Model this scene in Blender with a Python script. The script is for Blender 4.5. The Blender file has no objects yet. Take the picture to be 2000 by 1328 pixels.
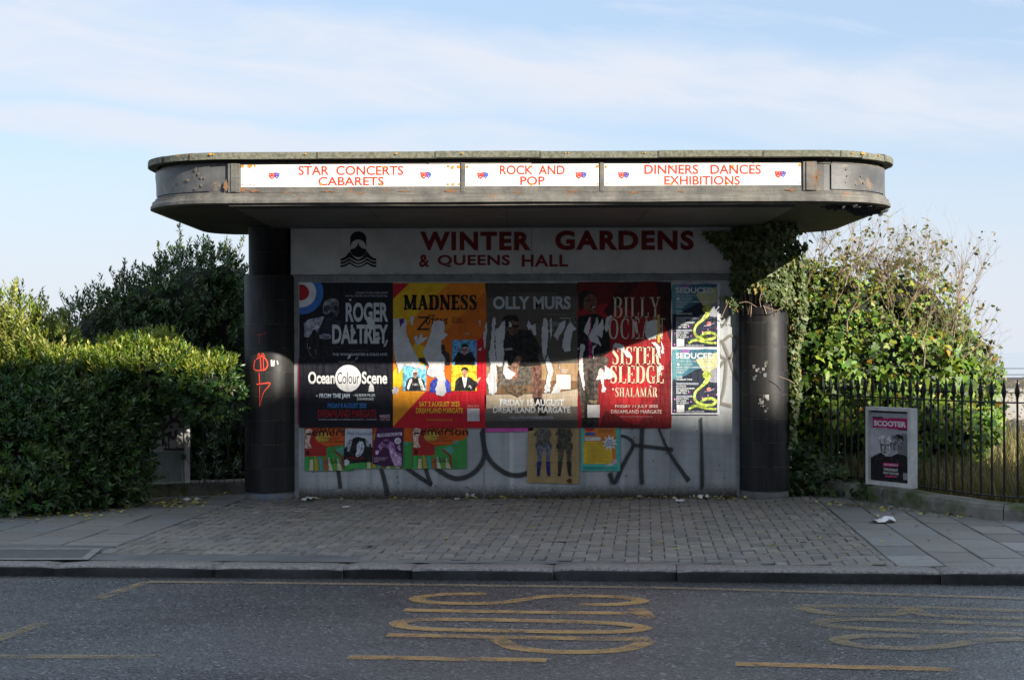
import bpy, bmesh, math, random
import numpy as np
from mathutils import Vector, Matrix, noise as mnoise
random.seed(7); rng = np.random.default_rng(7)
R = math.radians
SC = bpy.context.scene
COL = SC.collection

# ---------------------------------------------------------------- camera
EYE = 1.57          # eye height above the pavement at the kiosk
FPX = 3000.0        # focal length in photo pixels (photo is 2000 px wide)
HOR = 690.0         # photo row of the horizon
ROLL = R(0.2)
cd = bpy.data.cameras.new("camera"); cam = bpy.data.objects.new("camera", cd); COL.objects.link(cam)
cd.sensor_width = 36; cd.lens = FPX/2000*36; cd.shift_y = (HOR-664)/2000
cd.clip_start = 0.1; cd.clip_end = 60000
cam.matrix_world = Matrix.Translation((0, 0, EYE)) @ Matrix.Rotation(R(90), 4, 'X') @ Matrix.Rotation(-ROLL, 4, 'Z')
SC.camera = cam

# ---------------------------------------------------------------- sun, sky, exposure
SUND = Vector((-1.04, 1.0, -0.625)).normalized()      # direction the light travels
sl = bpy.data.lights.new("sun", 'SUN'); sl.energy = 5.0; sl.angle = R(0.53); sl.color = (1.0, 0.93, 0.80)
so = bpy.data.objects.new("sun", sl); COL.objects.link(so)
so.rotation_euler = SUND.to_track_quat('-Z', 'Y').to_euler()
so.location = (20, -20, 25)
ELEV = math.asin(-SUND.z)
W = bpy.data.worlds.new("World"); SC.world = W; W.use_nodes = True
SC.view_settings.view_transform = 'Standard'; SC.view_settings.look = 'None'
SC.view_settings.exposure = 1.08; SC.view_settings.gamma = 1.0

class G:
    """tiny helper round a node tree"""
    def __init__(s, nt): s.nt = nt
    def n(s, t, **kw):
        nd = s.nt.nodes.new(t)
        for k, v in kw.items():
            if k in nd.bl_rna.properties: setattr(nd, k, v)
        return nd
    def put(s, sock, v):
        if isinstance(v, bpy.types.NodeSocket): s.nt.links.new(v, sock)
        elif v is not None:
            if hasattr(sock.default_value, '__len__') and not hasattr(v, '__len__'): v = (v,)*len(sock.default_value)
            if hasattr(sock.default_value, '__len__') and len(sock.default_value) == 4 and len(v) == 3: v = tuple(v)+(1,)
            sock.default_value = v
    def m(s, op, a, b=None, c=None, clamp=False):
        nd = s.n('ShaderNodeMath', operation=op); nd.use_clamp = clamp
        s.put(nd.inputs[0], a); s.put(nd.inputs[1], b); s.put(nd.inputs[2], c)
        return nd.outputs[0]
    def mix(s, f, a, b, blend='MIX'):
        nd = s.n('ShaderNodeMix'); nd.data_type = 'RGBA'; nd.blend_type = blend
        s.put(nd.inputs[0], f); s.put(nd.inputs[6], a); s.put(nd.inputs[7], b)
        return nd.outputs[2]
    def noise(s, vec, scale, detail=5, rough=.55, dist=0):
        nd = s.n('ShaderNodeTexNoise'); s.put(nd.inputs['Vector'], vec)
        nd.inputs['Scale'].default_value = scale; nd.inputs['Detail'].default_value = detail
        nd.inputs['Roughness'].default_value = rough; nd.inputs['Distortion'].default_value = dist
        return nd.outputs[0]
    def ramp(s, f, lo, hi):
        nd = s.n('ShaderNodeMapRange'); nd.interpolation_type = 'SMOOTHSTEP'
        s.put(nd.inputs[0], f); nd.inputs[1].default_value = lo; nd.inputs[2].default_value = hi
        return nd.outputs[0]
    def sep(s, v):
        nd = s.n('ShaderNodeSeparateXYZ'); s.put(nd.inputs[0], v); return nd.outputs
    def comb(s, x, y, z):
        nd = s.n('ShaderNodeCombineXYZ')
        for i, v in enumerate((x, y, z)): s.put(nd.inputs[i], v)
        return nd.outputs[0]
    def scale(s, v, sc):
        nd = s.n('ShaderNodeMapping'); s.put(nd.inputs[0], v); nd.inputs['Scale'].default_value = sc; return nd.outputs[0]
    def bump(s, h, strength, dist):
        nd = s.n('ShaderNodeBump'); s.put(nd.inputs['Height'], h)
        nd.inputs['Strength'].default_value = strength; nd.inputs['Distance'].default_value = dist
        return nd.outputs[0]

def sky():
    g = G(W.node_tree); g.nt.nodes.clear()
    out = g.n('ShaderNodeOutputWorld'); bg = g.n('ShaderNodeBackground'); bg.inputs[1].default_value = 0.092
    st = g.n('ShaderNodeTexSky'); st.sky_type = 'NISHITA'; st.sun_disc = False
    st.sun_elevation = ELEV; st.sun_rotation = math.atan2(-SUND.x, -SUND.y)
    st.air_density = 1.0; st.dust_density = .7; st.ozone_density = 1.6
    tc = g.n('ShaderNodeTexCoord')
    x, y, z = g.sep(tc.outputs['Generated'])
    ya = g.m('MAXIMUM', g.m('ABSOLUTE', y), .15)
    u = g.m('DIVIDE', x, ya); v = g.m('DIVIDE', z, ya)          # position on the sky seen to the north
    # high streaky cloud, bands dipping towards the right
    w = g.noise(g.comb(g.m('MULTIPLY', u, 2.2), g.m('MULTIPLY', v, 5.0), 1.3), 1.5, 5, .55)
    t = g.m('ADD', g.m('ADD', v, g.m('MULTIPLY', u, .07)), g.m('MULTIPLY', g.m('SUBTRACT', w, .5), .09))
    def band(c, hw, a):
        d = g.m('ABSOLUTE', g.m('SUBTRACT', t, c))
        return g.m('MULTIPLY', g.m('SUBTRACT', 1, g.ramp(d, hw*.25, hw)), a)
    b = g.m('MAXIMUM', band(.180, .046, .95), g.m('MULTIPLY', band(.132, .026, .85), g.m('SUBTRACT', 1, g.ramp(u, -.05, .3))))
    fine = g.noise(g.comb(g.m('MULTIPLY', u, 3.5), g.m('ADD', g.m('MULTIPLY', v, 16.0), g.m('MULTIPLY', u, 2.0)), 4.1), 2.0, 7, .6, .4)
    b = g.m('MULTIPLY', b, g.m('ADD', .55, g.m('MULTIPLY', g.ramp(fine, .3, .65), .5)))
    wisps = g.m('MULTIPLY', g.ramp(fine, .42, .75), .55)
    hz = g.m('SUBTRACT', 1, g.ramp(v, .0, .20))                     # thin milky cloud low down
    f = g.m('MAXIMUM', g.m('MAXIMUM', b, wisps), g.m('MAXIMUM', g.m('MULTIPLY', hz, .92), .12), clamp=True)
    up = g.m('MULTIPLY', g.ramp(v, .30, .60), g.m('ADD', .45, g.m('MULTIPLY', fine, .5)))     # veil added overhead, out of view, to brighten the shade
    f = g.m('MAXIMUM', f, up, clamp=True)
    clear = g.mix(.6, st.outputs[0], (2.55, 3.40, 4.70))
    low = g.mix(f, clear, g.mix(g.m('MULTIPLY', hz, .9), (4.12, 4.38, 4.88), (4.0, 4.25, 4.70)))
    c = g.mix(g.ramp(v, .32, .75), low, g.mix(.72, st.outputs[0], (5.6, 6.5, 7.9)))       # unseen overhead sky made brighter to lift the shaded ground
    g.put(bg.inputs[0], c); g.nt.links.new(bg.outputs[0], out.inputs[0])
sky()

# ---------------------------------------------------------------- pixel helpers: where a photo ray meets a real plane
_c, _s = math.cos(ROLL), math.sin(ROLL)
def ray(px, py):
    u, v = px-1000.0, HOR-py
    return ((u*_c + v*_s)/FPX, (-u*_s + v*_c)/FPX)
def P(px, py, Y):                      # point at distance Y
    a, b = ray(px, py); return Vector((a*Y, Y, EYE + b*Y))
def GR(px, py, z=0.0):                 # point on the level plane z
    a, b = ray(px, py); t = (z-EYE)/b; return Vector((a*t, t, z))

# ---------------------------------------------------------------- object helpers
def tag(o, label=None, cat=None, group=None, kind=None):
    if label: o['label'] = label
    if cat: o['category'] = cat
    if group: o['group'] = group
    if kind: o['kind'] = kind
    return o
def thing(name, label, cat, loc=(0, 0, 0), group=None, rz=0):
    o = bpy.data.objects.new(name, None); COL.objects.link(o); o.location = loc; o.rotation_euler.z = rz
    o.empty_display_size = .2
    return tag(o, label, cat, group)
def link(name, me, mats, parent=None):
    o = bpy.data.objects.new(name, me); COL.objects.link(o)
    for m in (mats if isinstance(mats, (list, tuple)) else [mats]): me.materials.append(m)
    if parent:
        o.parent = parent
        L = Matrix.Identity(4) if parent.parent else parent.matrix_basis    # parts carry world-space meshes
        o.matrix_parent_inverse = L.inverted()
    return o
class MB:
    """collects world-space geometry, then links ONE mesh object"""
    def __init__(s): s.v = []; s.f = []; s.mi = []; s.uv = None
    def face(s, pts, mi=0):
        i = len(s.v); s.v += [tuple(p) for p in pts]; s.f.append(tuple(range(i, i+len(pts)))); s.mi.append(mi)
    def add(s, v, f, mi=0):
        i = len(s.v); s.v += [tuple(p) for p in v]; s.f += [tuple(a+i for a in q) for q in f]; s.mi += [mi]*len(f)
    def box(s, x0, x1, y0, y1, z0, z1, mi=0, bev=0):
        b = bmesh.new(); bmesh.ops.create_cube(b, size=1)
        for q in b.verts: q.co = Vector(((x0+x1)/2+q.co.x*(x1-x0), (y0+y1)/2+q.co.y*(y1-y0), (z0+z1)/2+q.co.z*(z1-z0)))
        if bev: bmesh.ops.bevel(b, geom=b.edges[:], offset=bev, segments=2, affect='EDGES', profile=.5)
        s.bm(b, mi); b.free()
    def bm(s, b, mi=0, M=None):
        b.verts.index_update()
        s.add([(M @ q.co if M else q.co) for q in b.verts], [[q.index for q in f.verts] for f in b.faces], mi)
    def tube(s, pts, rad, n=8, mi=0, cap=True):
        pts = [Vector(p) for p in pts]; rad = rad if hasattr(rad, '__len__') else [rad]*len(pts)
        rings = []
        for i, p in enumerate(pts):
            d = (pts[min(i+1, len(pts)-1)]-pts[max(i-1, 0)]).normalized()
            a = d.orthogonal().normalized() if i == 0 else (a - d*a.dot(d)).normalized()
            c = d.cross(a)
            rings.append([p + (a*math.cos(2*math.pi*k/n)+c*math.sin(2*math.pi*k/n))*rad[i] for k in range(n)])
        v = [q for r in rings for q in r]; f = []
        for i in range(len(pts)-1):
            for k in range(n): f.append((i*n+k, i*n+(k+1) % n, (i+1)*n+(k+1) % n, (i+1)*n+k))
        if cap: f += [tuple(range(n))[::-1], tuple(range((len(pts)-1)*n, len(pts)*n))]
        s.add(v, f, mi)
    def lathe(s, c, prof, n=20, mi=0):      # prof: (radius, z)
        v = []; f = []
        for r, z in prof: v += [(c[0]+r*math.cos(2*math.pi*k/n), c[1]+r*math.sin(2*math.pi*k/n), c[2]+z) for k in range(n)]
        for i in range(len(prof)-1):
            for k in range(n): f.append((i*n+k, i*n+(k+1) % n, (i+1)*n+(k+1) % n, (i+1)*n+k))
        f += [tuple(range(n))[::-1], tuple(range((len(prof)-1)*n, len(prof)*n))]
        s.add(v, f, mi)
    def build(s, name, mats, parent=None, smooth=False, uv=None):
        me = bpy.data.meshes.new(name); me.from_pydata(s.v, [], s.f)
        me.polygons.foreach_set('material_index', s.mi)
        if smooth: me.polygons.foreach_set('use_smooth', [True]*len(s.f))
        if uv:
            l = me.uv_layers.new(name='UVMap')
            for lp in me.loops: l.data[lp.index].uv = uv(Vector(s.v[lp.vertex_index]))
        me.update()
        return link(name, me, mats, parent)

def lin(c):
    return tuple(((x/255)/12.92 if x/255 <= .04045 else ((x/255+.055)/1.055)**2.4) for x in c)

# ---------------------------------------------------------------- materials
def newmat(name):
    m = bpy.data.materials.new(name); m.use_nodes = True
    g = G(m.node_tree); b = m.node_tree.nodes['Principled BSDF']
    return m, g, b
def weathered(name, c1, c2=None, scale=6, rough=.6, bump=.0, bscale=60, lo=.35, hi=.68, spec=.4, streak=None, c3=None, s3=2.0, t3=(.62, .72), detail=6, bdist=.004, rvar=.15, hstreak=None):
    """two-tone noisy paint/stone; optional third stain colour (its own shape) and vertical streaks"""
    m, g, b = newmat(name)
    tc = g.n('ShaderNodeTexCoord').outputs['Object']
    n1 = g.noise(tc, scale, detail, .62)
    col = g.mix(g.ramp(n1, lo, hi), c1, c2 or tuple(x*.7 for x in c1))
    if streak:
        n2 = g.noise(g.scale(tc, (14, 14, .8)), 1.0, 4)
        col = g.mix(g.m('MULTIPLY', g.ramp(n2, .45, .75), streak), col, tuple(x*.45 for x in c1))
    if hstreak:
        n4 = g.noise(g.scale(tc, (2.2, 2.2, 45)), 1.0, 5, .65)
        col = g.mix(g.m('MULTIPLY', g.ramp(n4, .48, .68), hstreak), col, tuple(x*.42 for x in c1))
        n5 = g.noise(g.scale(tc, (9, 9, 60)), 1.0, 5, .7)
        col = g.mix(g.m('MULTIPLY', g.ramp(n5, .64, .70), .8), col, (.30, .29, .26))
    if c3:
        n3 = g.noise(tc, s3, 8, .7)
        col = g.mix(g.ramp(n3, *t3), col, c3)
    g.put(b.inputs['Base Color'], col)
    g.put(b.inputs['Roughness'], g.m('ADD', rough-rvar/2, g.m('MULTIPLY', n1, rvar)))
    b.inputs['Specular IOR Level'].default_value = spec
    if bump: g.put(b.inputs['Normal'], g.bump(g.noise(tc, bscale, 5), bump, bdist))
    return m
_paper = {}
def photo(c):
    """halftone-photo print: the same ink with blotchy tonal variation"""
    return paper(c, True)
def paper(c, ph=False):
    """printed/painted flat colour with slight mottling and creases"""
    if (c, ph) in _paper: return _paper[(c, ph)]
    m, g, b = newmat('print_%d_%d_%d' % c)
    l = tuple(.86*x for x in lin(c))
    tc = g.n('ShaderNodeTexCoord').outputs['Object']
    n = g.noise(tc, 9, 6, .65)
    k = g.noise(g.scale(tc, (7, 7, 1.3)), 2.2, 4, .55)
    if ph:
        n1 = g.noise(tc, 26, 4, .6, .6); n2 = g.noise(tc, 90, 3)
        base = g.mix(g.ramp(n1, .36, .66), tuple(x*.5 for x in l), tuple(min(1, x*1.5+.012) for x in l))
        base = g.mix(g.m('MULTIPLY', g.ramp(n2, .5, .75), .35), base, tuple(x*.35 for x in l))
        g.put(b.inputs['Base Color'], base)
    else: g.put(b.inputs['Base Color'], g.mix(g.ramp(n, .35, .7), l, tuple(x*.78+.004 for x in l)))
    b.inputs['Roughness'].default_value = .55; b.inputs['Specular IOR Level'].default_value = .22
    g.put(b.inputs['Normal'], g.bump(g.m('ADD', k, g.m('MULTIPLY', g.noise(g.scale(tc, (3, 3, 14)), 1.6, 5, .6), .5)), .55, .03))
    _paper[(c, ph)] = m
    return m
def leafmat(name, trans=.3, rough=.42, spec=.45):
    m, g, b = newmat(name)
    a = g.n('ShaderNodeAttribute'); a.attribute_name = 'Col'
    g.put(b.inputs['Base Color'], a.outputs['Color']); b.inputs['Roughness'].default_value = rough
    b.inputs['Specular IOR Level'].default_value = spec
    t = g.n('ShaderNodeBsdfTranslucent'); g.put(t.inputs[0], g.mix(1.0, a.outputs['Color'], (1.0, 1.05, .45), 'MULTIPLY'))
    mx = g.n('ShaderNodeMixShader'); mx.inputs[0].default_value = trans
    o = m.node_tree.nodes['Material Output']
    g.nt.links.new(b.outputs[0], mx.inputs[1]); g.nt.links.new(t.outputs[0], mx.inputs[2]); g.nt.links.new(mx.outputs[0], o.inputs[0])
    return m
def faded(name, col, lo=.4, hi=.6, scale=30, rough=.6, attr=None, amount=1.0, col2=None):
    """worn paint: transparent where it has flaked off, so the surface below shows"""
    m, g, b = newmat(name)
    tc = g.n('ShaderNodeTexCoord').outputs['Object']
    n = g.noise(tc, scale, 6, .7); n2 = g.noise(tc, scale*.12, 3)
    n3 = g.noise(tc, scale*2.6, 3, .6)
    f = g.m('MULTIPLY', g.ramp(g.m('ADD', g.m('MULTIPLY', n3, .22), g.m('ADD', g.m('MULTIPLY', n, .34), g.m('MULTIPLY', n2, .44))), lo, hi), amount)
    if attr:
        a = g.n('ShaderNodeAttribute'); a.attribute_name = attr
        f = g.m('MULTIPLY', f, a.outputs['Fac'])
    g.put(b.inputs['Base Color'], g.mix(n2, col, col2 or col)); b.inputs['Roughness'].default_value = rough
    b.inputs['Specular IOR Level'].default_value = .3
    g.put(b.inputs['Alpha'], f)
    return m
# ================================================================ GROUND, ROAD, PAVEMENT
YW = 16.67                       # distance of the kiosk's front wall
RZ = -0.085                      # road surface below the pavement
AK = R(4.9); EX = Vector((math.cos(AK), -math.sin(AK), 0)); EY = Vector((math.sin(AK), math.cos(AK), 0))
O0 = Vector((0, 11.22, 0))       # kerb edge opposite the camera
def UV(u, v, z=0.0): return O0 + EX*u + EY*v + Vector((0, 0, z))
def uvof(p): d = Vector(p)-O0; d.z = 0; return d.dot(EX), d.dot(EY)

def asphalt():
    m, g, b = newmat('asphalt')
    tc = g.n('ShaderNodeTexCoord').outputs['Object']
    vo = g.n('ShaderNodeTexVoronoi'); g.put(vo.inputs['Vector'], tc); vo.inputs['Scale'].default_value = 60
    vc = g.sep(vo.outputs['Color'])[0]
    big = g.noise(tc, .45, 5, .6); fine = g.noise(tc, 160, 3)
    wear = g.noise(g.scale(tc, (.25, 2.2, 1)), 1.0, 5)
    c = g.mix(vc, (.004, .0045, .006), (.058, .060, .068))
    c = g.mix(g.ramp(vc, .93, .99), c, (.22, .215, .21))
    c = g.mix(g.m('MULTIPLY', g.ramp(big, .4, .7), .45), c, (.030, .028, .028))
    c = g.mix(g.m('MULTIPLY', g.ramp(wear, .5, .75), .25), c, (.10, .09, .08))
    x, y, _z = g.sep(tc); gv = g.m('ADD', g.m('ADD', g.m('MULTIPLY', y, math.cos(AK)), g.m('MULTIPLY', x, math.sin(AK))), -O0.y*math.cos(AK))
    gut = g.ramp(g.m('ADD', gv, g.m('MULTIPLY', wear, .25)), -.14, .08)
    c = g.mix(g.m('MULTIPLY', gut, .7), c, (.016, .015, .014))
    g.put(b.inputs['Base Color'], c)
    vr = g.sep(vo.outputs['Color'])[1]
    g.put(b.inputs['Roughness'], g.m('ADD', g.m('ADD', .10, g.m('MULTIPLY', vr, .28)), g.m('MULTIPLY', big, .14)))
    damp = g.ramp(g.noise(g.scale(tc, (.35, .8, 1)), 1.0, 5, .6), .38, .64)
    g.put(b.inputs['Specular IOR Level'], g.m('ADD', .45, g.m('MULTIPLY', damp, .55)))
    h = g.m('ADD', g.m('MULTIPLY', vo.outputs['Distance'], -1.0), g.m('MULTIPLY', fine, .25))
    g.put(b.inputs['Normal'], g.bump(h, .85, .011))
    return m
M_ASPH = asphalt()
M_SOIL = weathered('soil', (.05, .042, .03), (.03, .028, .018), 5, .95, .4, 30)
M_SEA = weathered('hazy_sea', (.30, .33, .35), (.32, .35, .37), .02, .6, .3, .3)  # distance haze is put into the pale water colour
M_STONE = weathered('granite_kerb', (.23, .205, .185), (.075, .072, .07), 38, .6, .8, 90, c3=(.06, .07, .035), s3=1.6, t3=(.60, .72))
M_KERBF = weathered('dark_kerb_granite', (.012, .012, .012), (.026, .025, .024), 16, .7, .6, 90)  # much darker granite colour for the kerb's front faces
M_TAR = weathered('footway_tarmac', (.105, .105, .105), (.065, .066, .068), 2.2, .62, .45, 140, c3=(.16, .155, .14), s3=.8, t3=(.55, .75))
M_JOINT = weathered('joint_sand', (.055, .052, .042), (.04, .045, .025), 9, .95, .3, 60)

mb = MB(); X = 400
mb.face([(-X, 13, -.03), (X, 13, -.03), (X, 95, -.03), (-X, 95, -.03)])
mb.face([(-X, -200, -.30), (X, -200, -.30), (X, 13, -.30), (-X, 13, -.30)])
mb.face([(-X, 13, -.30), (X, 13, -.30), (X, 13, -.03), (-X, 13, -.03)])
mb.face([(-X, 95, -.03), (X, 95, -.03), (X, 120, -18), (-X, 120, -18)])
tag(mb.build('ground', M_SOIL), kind='structure')
mb = MB(); mb.face([(-30000, 110, -17), (30000, 110, -17), (30000, 40000, -17), (-30000, 40000, -17)])
tag(mb.build('sea', M_SEA), kind='structure')
# road: from the kerb back to the opposite footway, ending 9 cm below the far kerb
mb = MB()
mb.face([UV(-90, -8.6, RZ), UV(90, -8.6, RZ), UV(90, .02, RZ), UV(-90, .02, RZ)])
tag(mb.build('road', M_ASPH), kind='structure')
mb = MB(); mb.box(-90, 90, -14.3, -8.6, -.35, 0)
b = mb.build('opposite_pavement', M_TAR); b.matrix_world = Matrix.Translation(O0) @ Matrix.Rotation(-AK, 4, 'Z'); tag(b, kind='structure')

# granite kerb, individual stones with soft worn edges
mb = MB(); cuts = [-30, -14, -7.2, -5.0]
for px in (78, 405, 662, 800, 1080, 1322, 1832): cuts.append(uvof(GR(px, 1112))[0])
cuts += [cuts[-1]+1.4, 6.5, 9, 14, 30]
for a, c in zip(cuts[:-1], cuts[1:]):
    n = max(2, int((c-a)/.12)); dz = random.uniform(-.006, .006); dv = random.uniform(-.01, .01)
    prof = [(.005, -.2), (0, -.03), (.004, -.015), (.016, -.003), (.035, .001), (.28, .002), (.285, -.1)]
    a += .003; c -= .003
    rows = []
    for i in range(n+1):
        u = a+(c-a)*i/n; e = .010 if i in (0, n) else 0
        rows.append([UV(u, v+dv+.5*e*(k < 4)+.012*mnoise.noise((u*3, k*.7, 1)), z+dz-(.008 if e and 1 < k < 6 else 0)+.006*mnoise.noise((u*4, k*.5, 5))) for k, (v, z) in enumerate(prof)])
    m_ = len(prof); v = [p for r in rows for p in r]; f = []
    for i in range(n):
        for k in range(m_-1): f.append((i*m_+k, (i+1)*m_+k, (i+1)*m_+k+1, i*m_+k+1))
    f += [tuple(range(m_)), tuple(range(n*m_, (n+1)*m_))[::-1]]
    mb.add(v, f)
    for q in range(n): mb.mi[len(mb.mi)-len(f)+q*(m_-1)] = 1; mb.mi[len(mb.mi)-len(f)+q*(m_-1)+1] = 1
tag(mb.build('kerb', [M_STONE, M_KERBF], smooth=True), kind='structure')

# footway base, a tarmac strip along the kerb
mb = MB(); mb.face([UV(-60, .27, -.012), UV(60, .27, -.012), UV(60, 2.8, -.012), UV(7, 8, -.012), UV(-7, 8, -.012), UV(-60, 4.2, -.012)])
tag(mb.build('pavement', M_JOINT), kind='structure')
UL, UR = -3.36, 2.80
mb = MB()
def strip(u0, u1, v0, v1, z):
    n = max(1, int((u1-u0)/.3))
    for i in range(n):
        a, c = u0+(u1-u0)*i/n, u0+(u1-u0)*(i+1)/n
        mb.face([UV(a, v0, z), UV(c, v0, z), UV(c, v1, z), UV(a, v1, z)])
strip(-40, UL, .28, 1.15, -.002); strip(UL, -1.2, .28, .66, -.002); strip(-1.2, 1.4, .28, .42, -.002)
tag(mb.build('pavement_strip', M_TAR), kind='structure')

def brickmat(name, base, var, moss):
    m, g, b = newmat(name)
    a = g.n('ShaderNodeAttribute'); a.attribute_name = 'Col'
    tc = g.n('ShaderNodeTexCoord').outputs['Object']
    n = g.noise(tc, 25, 6, .65); big = g.noise(tc, .9, 5, .6); st = g.noise(g.scale(tc, (1.6, 5.5, 1)), 1.5, 6, .65, .5)
    c = g.mix(g.ramp(n, .3, .75), a.outputs['Color'], g.mix(1.0, a.outputs['Color'], var, 'MULTIPLY'))
    c = g.mix(g.m('MULTIPLY', g.ramp(big, .48, .70), .55), c, moss)
    c = g.mix(g.m('MULTIPLY', g.ramp(st, .54, .66), .60), c, tuple(x*.42 for x in base))
    g.put(b.inputs['Base Color'], c)
    g.put(b.inputs['Roughness'], g.m('ADD', .50, g.m('MULTIPLY', big, .28)))
    b.inputs['Specular IOR Level'].default_value = .42
    g.put(b.inputs['Normal'], g.bump(n, .35, .004))
    return m
def colored_mesh(name, V, F, C, mats, parent=None, smooth=False):
    me = bpy.data.meshes.new(name); me.from_pydata(V, [], F)
    a = me.attributes.new('Col', 'FLOAT_COLOR', 'POINT')
    a.data.foreach_set('color', np.asarray(C, dtype=np.float32).ravel())
    if smooth: me.polygons.foreach_set('use_smooth', [True]*len(F))
    me.update(); return link(name, me, mats, parent)
def pave(name, rects, col, mat, ch=.006, tilt=.0020, jz=.0038):
    V, F, C = [], [], []
    for (u0, u1, v0, v1) in rects:
        z = random.gauss(0, jz*.5); tx = random.gauss(0, tilt); ty = random.gauss(0, tilt)
        k = random.gauss(1, .13); w = random.gauss(0, .012)
        c = (col[0]*k+w, col[1]*k+w*.5, col[2]*k, 1)
        i = len(V)
        for e, dz in ((0, -.010), (ch, 0)):
            for sx, sy in ((0, 0), (1, 0), (1, 1), (0, 1)):
                u = (u1-e) if sx else (u0+e); v = (v1-e) if sy else (v0+e)
                V.append(UV(u, v, z+dz+tx*(sx-.5)*2+ty*(sy-.5)*2)); C.append(c)
        F.append((i+4, i+5, i+6, i+7))
        for q in range(4): F.append((i+q, i+(q+1) % 4, i+4+(q+1) % 4, i+4+q))
    return tag(colored_mesh(name, V, F, C, mat), kind='structure')
# herringbone block paving in front of the kiosk
c = .1015; rects = []
for i in range(-60, 60):
    for j in range(0, 64):
        m_ = (i-j) % 4; u0, v0 = i*c, .29+j*c
        if m_ == 0: r = (u0, u0+2*c, v0, v0+c)
        elif m_ == 3: r = (u0, u0+c, v0, v0+2*c)
        else: continue
        r = (max(r[0], UL), min(r[1], UR), r[2], r[3])
        if r[1]-r[0] < .03: continue
        um, vm = (r[0]+r[1])/2, (r[2]+r[3])/2
        if um < -1.2 and vm < .68 or um < 1.4 and vm < .44: continue
        if UV(um, vm).y > 17.6: continue
        rects.append((r[0]+.002, r[1]-.002, r[2]+.002, r[3]-.002))
M_BLOCK = brickmat('paving_block', (.20, .188, .172), (.62, .62, .62), (.125, .12, .088))
pave('block_paving', rects, (.182, .166, .145), M_BLOCK)
# paving slabs either side
M_SLAB = brickmat('paving_slab', (.21, .205, .19), (.75, .75, .74), (.14, .14, .10))
rects = []
for k in range(-14, 40):
    if k < 0: u0 = UL+(k)*.47; u1 = u0+.46
    else: u0 = UR+.012+k*.352; u1 = u0+.344
    off = (k % 2)*.3+.05*(k % 3)
    for q in range(-1, 14):
        v0 = 1.16+q*.61-off if k < 0 else .29+q*.60-off
        v1 = v0+.60; lo = 1.16 if k < 0 else .29
        v0 = max(v0, lo)
        if v1-v0 < .05: continue
        if UV((u0+u1)/2, (v0+v1)/2).y > 18: continue
        rects.append((u0, u1-.004, v0, v1-.006))
pave('slab_paving', rects, (.168, .166, .157), M_SLAB, ch=.005, tilt=.0015, jz=.003)

# inspection cover let into the footway
M_IRON = weathered('cast_iron', (.07, .07, .068), (.045, .045, .046), 12, .55, .5, 80)
M_CEM = weathered('cement', (.20, .195, .18), (.14, .138, .125), 9, .85, .3, 60)
cv = thing('inspection_cover', 'dark rectangular utility cover set in the footway near the kerb at the left edge', 'manhole cover', UV(-4.6, .75))
pc = [GR(-150, 1074), GR(180, 1074), GR(160, 1091), GR(-150, 1091)]
mb = MB(); mb.face([(p.x, p.y, .004) for p in (pc[3], pc[2], pc[1], pc[0])]); mb.build('lid', M_IRON, cv)
mb = MB(); q = [GR(-160, 1071.5), GR(200, 1071.5), GR(172, 1094), GR(-160, 1094)]
for a in range(4):
    b_ = (a+1) % 4
    mb.face([(q[a].x, q[a].y, .006), (pc[a].x, pc[a].y, .006), (pc[b_].x, pc[b_].y, .006), (q[b_].x, q[b_].y, .006)])
mb.build('frame', M_CEM, cv)

# worn yellow road markings
M_YEL = faded('yellow_road_paint', (.50, .25, .06), .37, .58, 48, .6, col2=(.40, .26, .10), amount=.74)
M_YELW = faded('worn_yellow_road_paint', (.30, .22, .11), .36, .60, 55, .6, amount=.56)
M_YELN = faded('thin_yellow_road_line', (.30, .21, .11), .32, .60, 40, .6, amount=.55)
def smooth_line(pts, n=6, closed=False):
    pts = [Vector(p) for p in pts]; out = []; N = len(pts)
    for i in range(N if closed else N-1):
        if closed: a, b, c, d = (pts[(i+k) % N] for k in (-1, 0, 1, 2))
        else: a, b, c, d = pts[max(i-1, 0)], pts[i], pts[i+1], pts[min(i+2, N-1)]
        for k in range(n):
            t = k/n
            out.append(.5*((2*b)+(c-a)*t+(2*a-5*b+4*c-d)*t*t+(3*b-a-3*c+d)*t**3))
    if not closed: out.append(pts[-1])
    return out
def ribbon(mb, pts, w, nrm, closed=False, mi=0):
    N = len(pts); L = []; Rr = []
    for i, p in enumerate(pts):
        if closed: d = pts[(i+1) % N]-pts[i-1]
        else: d = pts[min(i+1, N-1)]-pts[max(i-1, 0)]
        s = nrm.cross(d)
        s = s.normalized() if s.length > 1e-9 else Vector((1, 0, 0))
        ww = w(i/(N-1)) if callable(w) else w
        L.append(p+s*ww/2); Rr.append(p-s*ww/2)
    for i in range(N if closed else N-1):
        j = (i+1) % N; mb.face([Rr[i], Rr[j], L[j], L[i]], mi)
ZUP = Vector((0, 0, 1)); rk = [0]
def roadline(mb, px, w=.112, closed=False, smooth=True, n=6):
    rk[0] += 1
    z = RZ+.004+.0004*(rk[0] % 6)
    pts = [GR(x, y, RZ) for x, y in px]
    for p in pts: p.z = z
    if smooth: pts = smooth_line(pts, n, closed)
    ribbon(mb, pts, w, ZUP, closed)
def q6(L): return [(720+x/3.448, 1130+y/3.448) for x, y in L]
def q7(L): return [(1400+x/3.333, 1130+y/3.333) for x, y in L]
def letters(label, items, mat, first):
    t = thing('road_lettering', label, 'road marking', first, 'yellow words painted on the road')
    for strokes in items:
        mb = MB()
        for (L, cl) in strokes: roadline(mb, L, closed=cl)
        mb.build('letter', mat, t)
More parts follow.
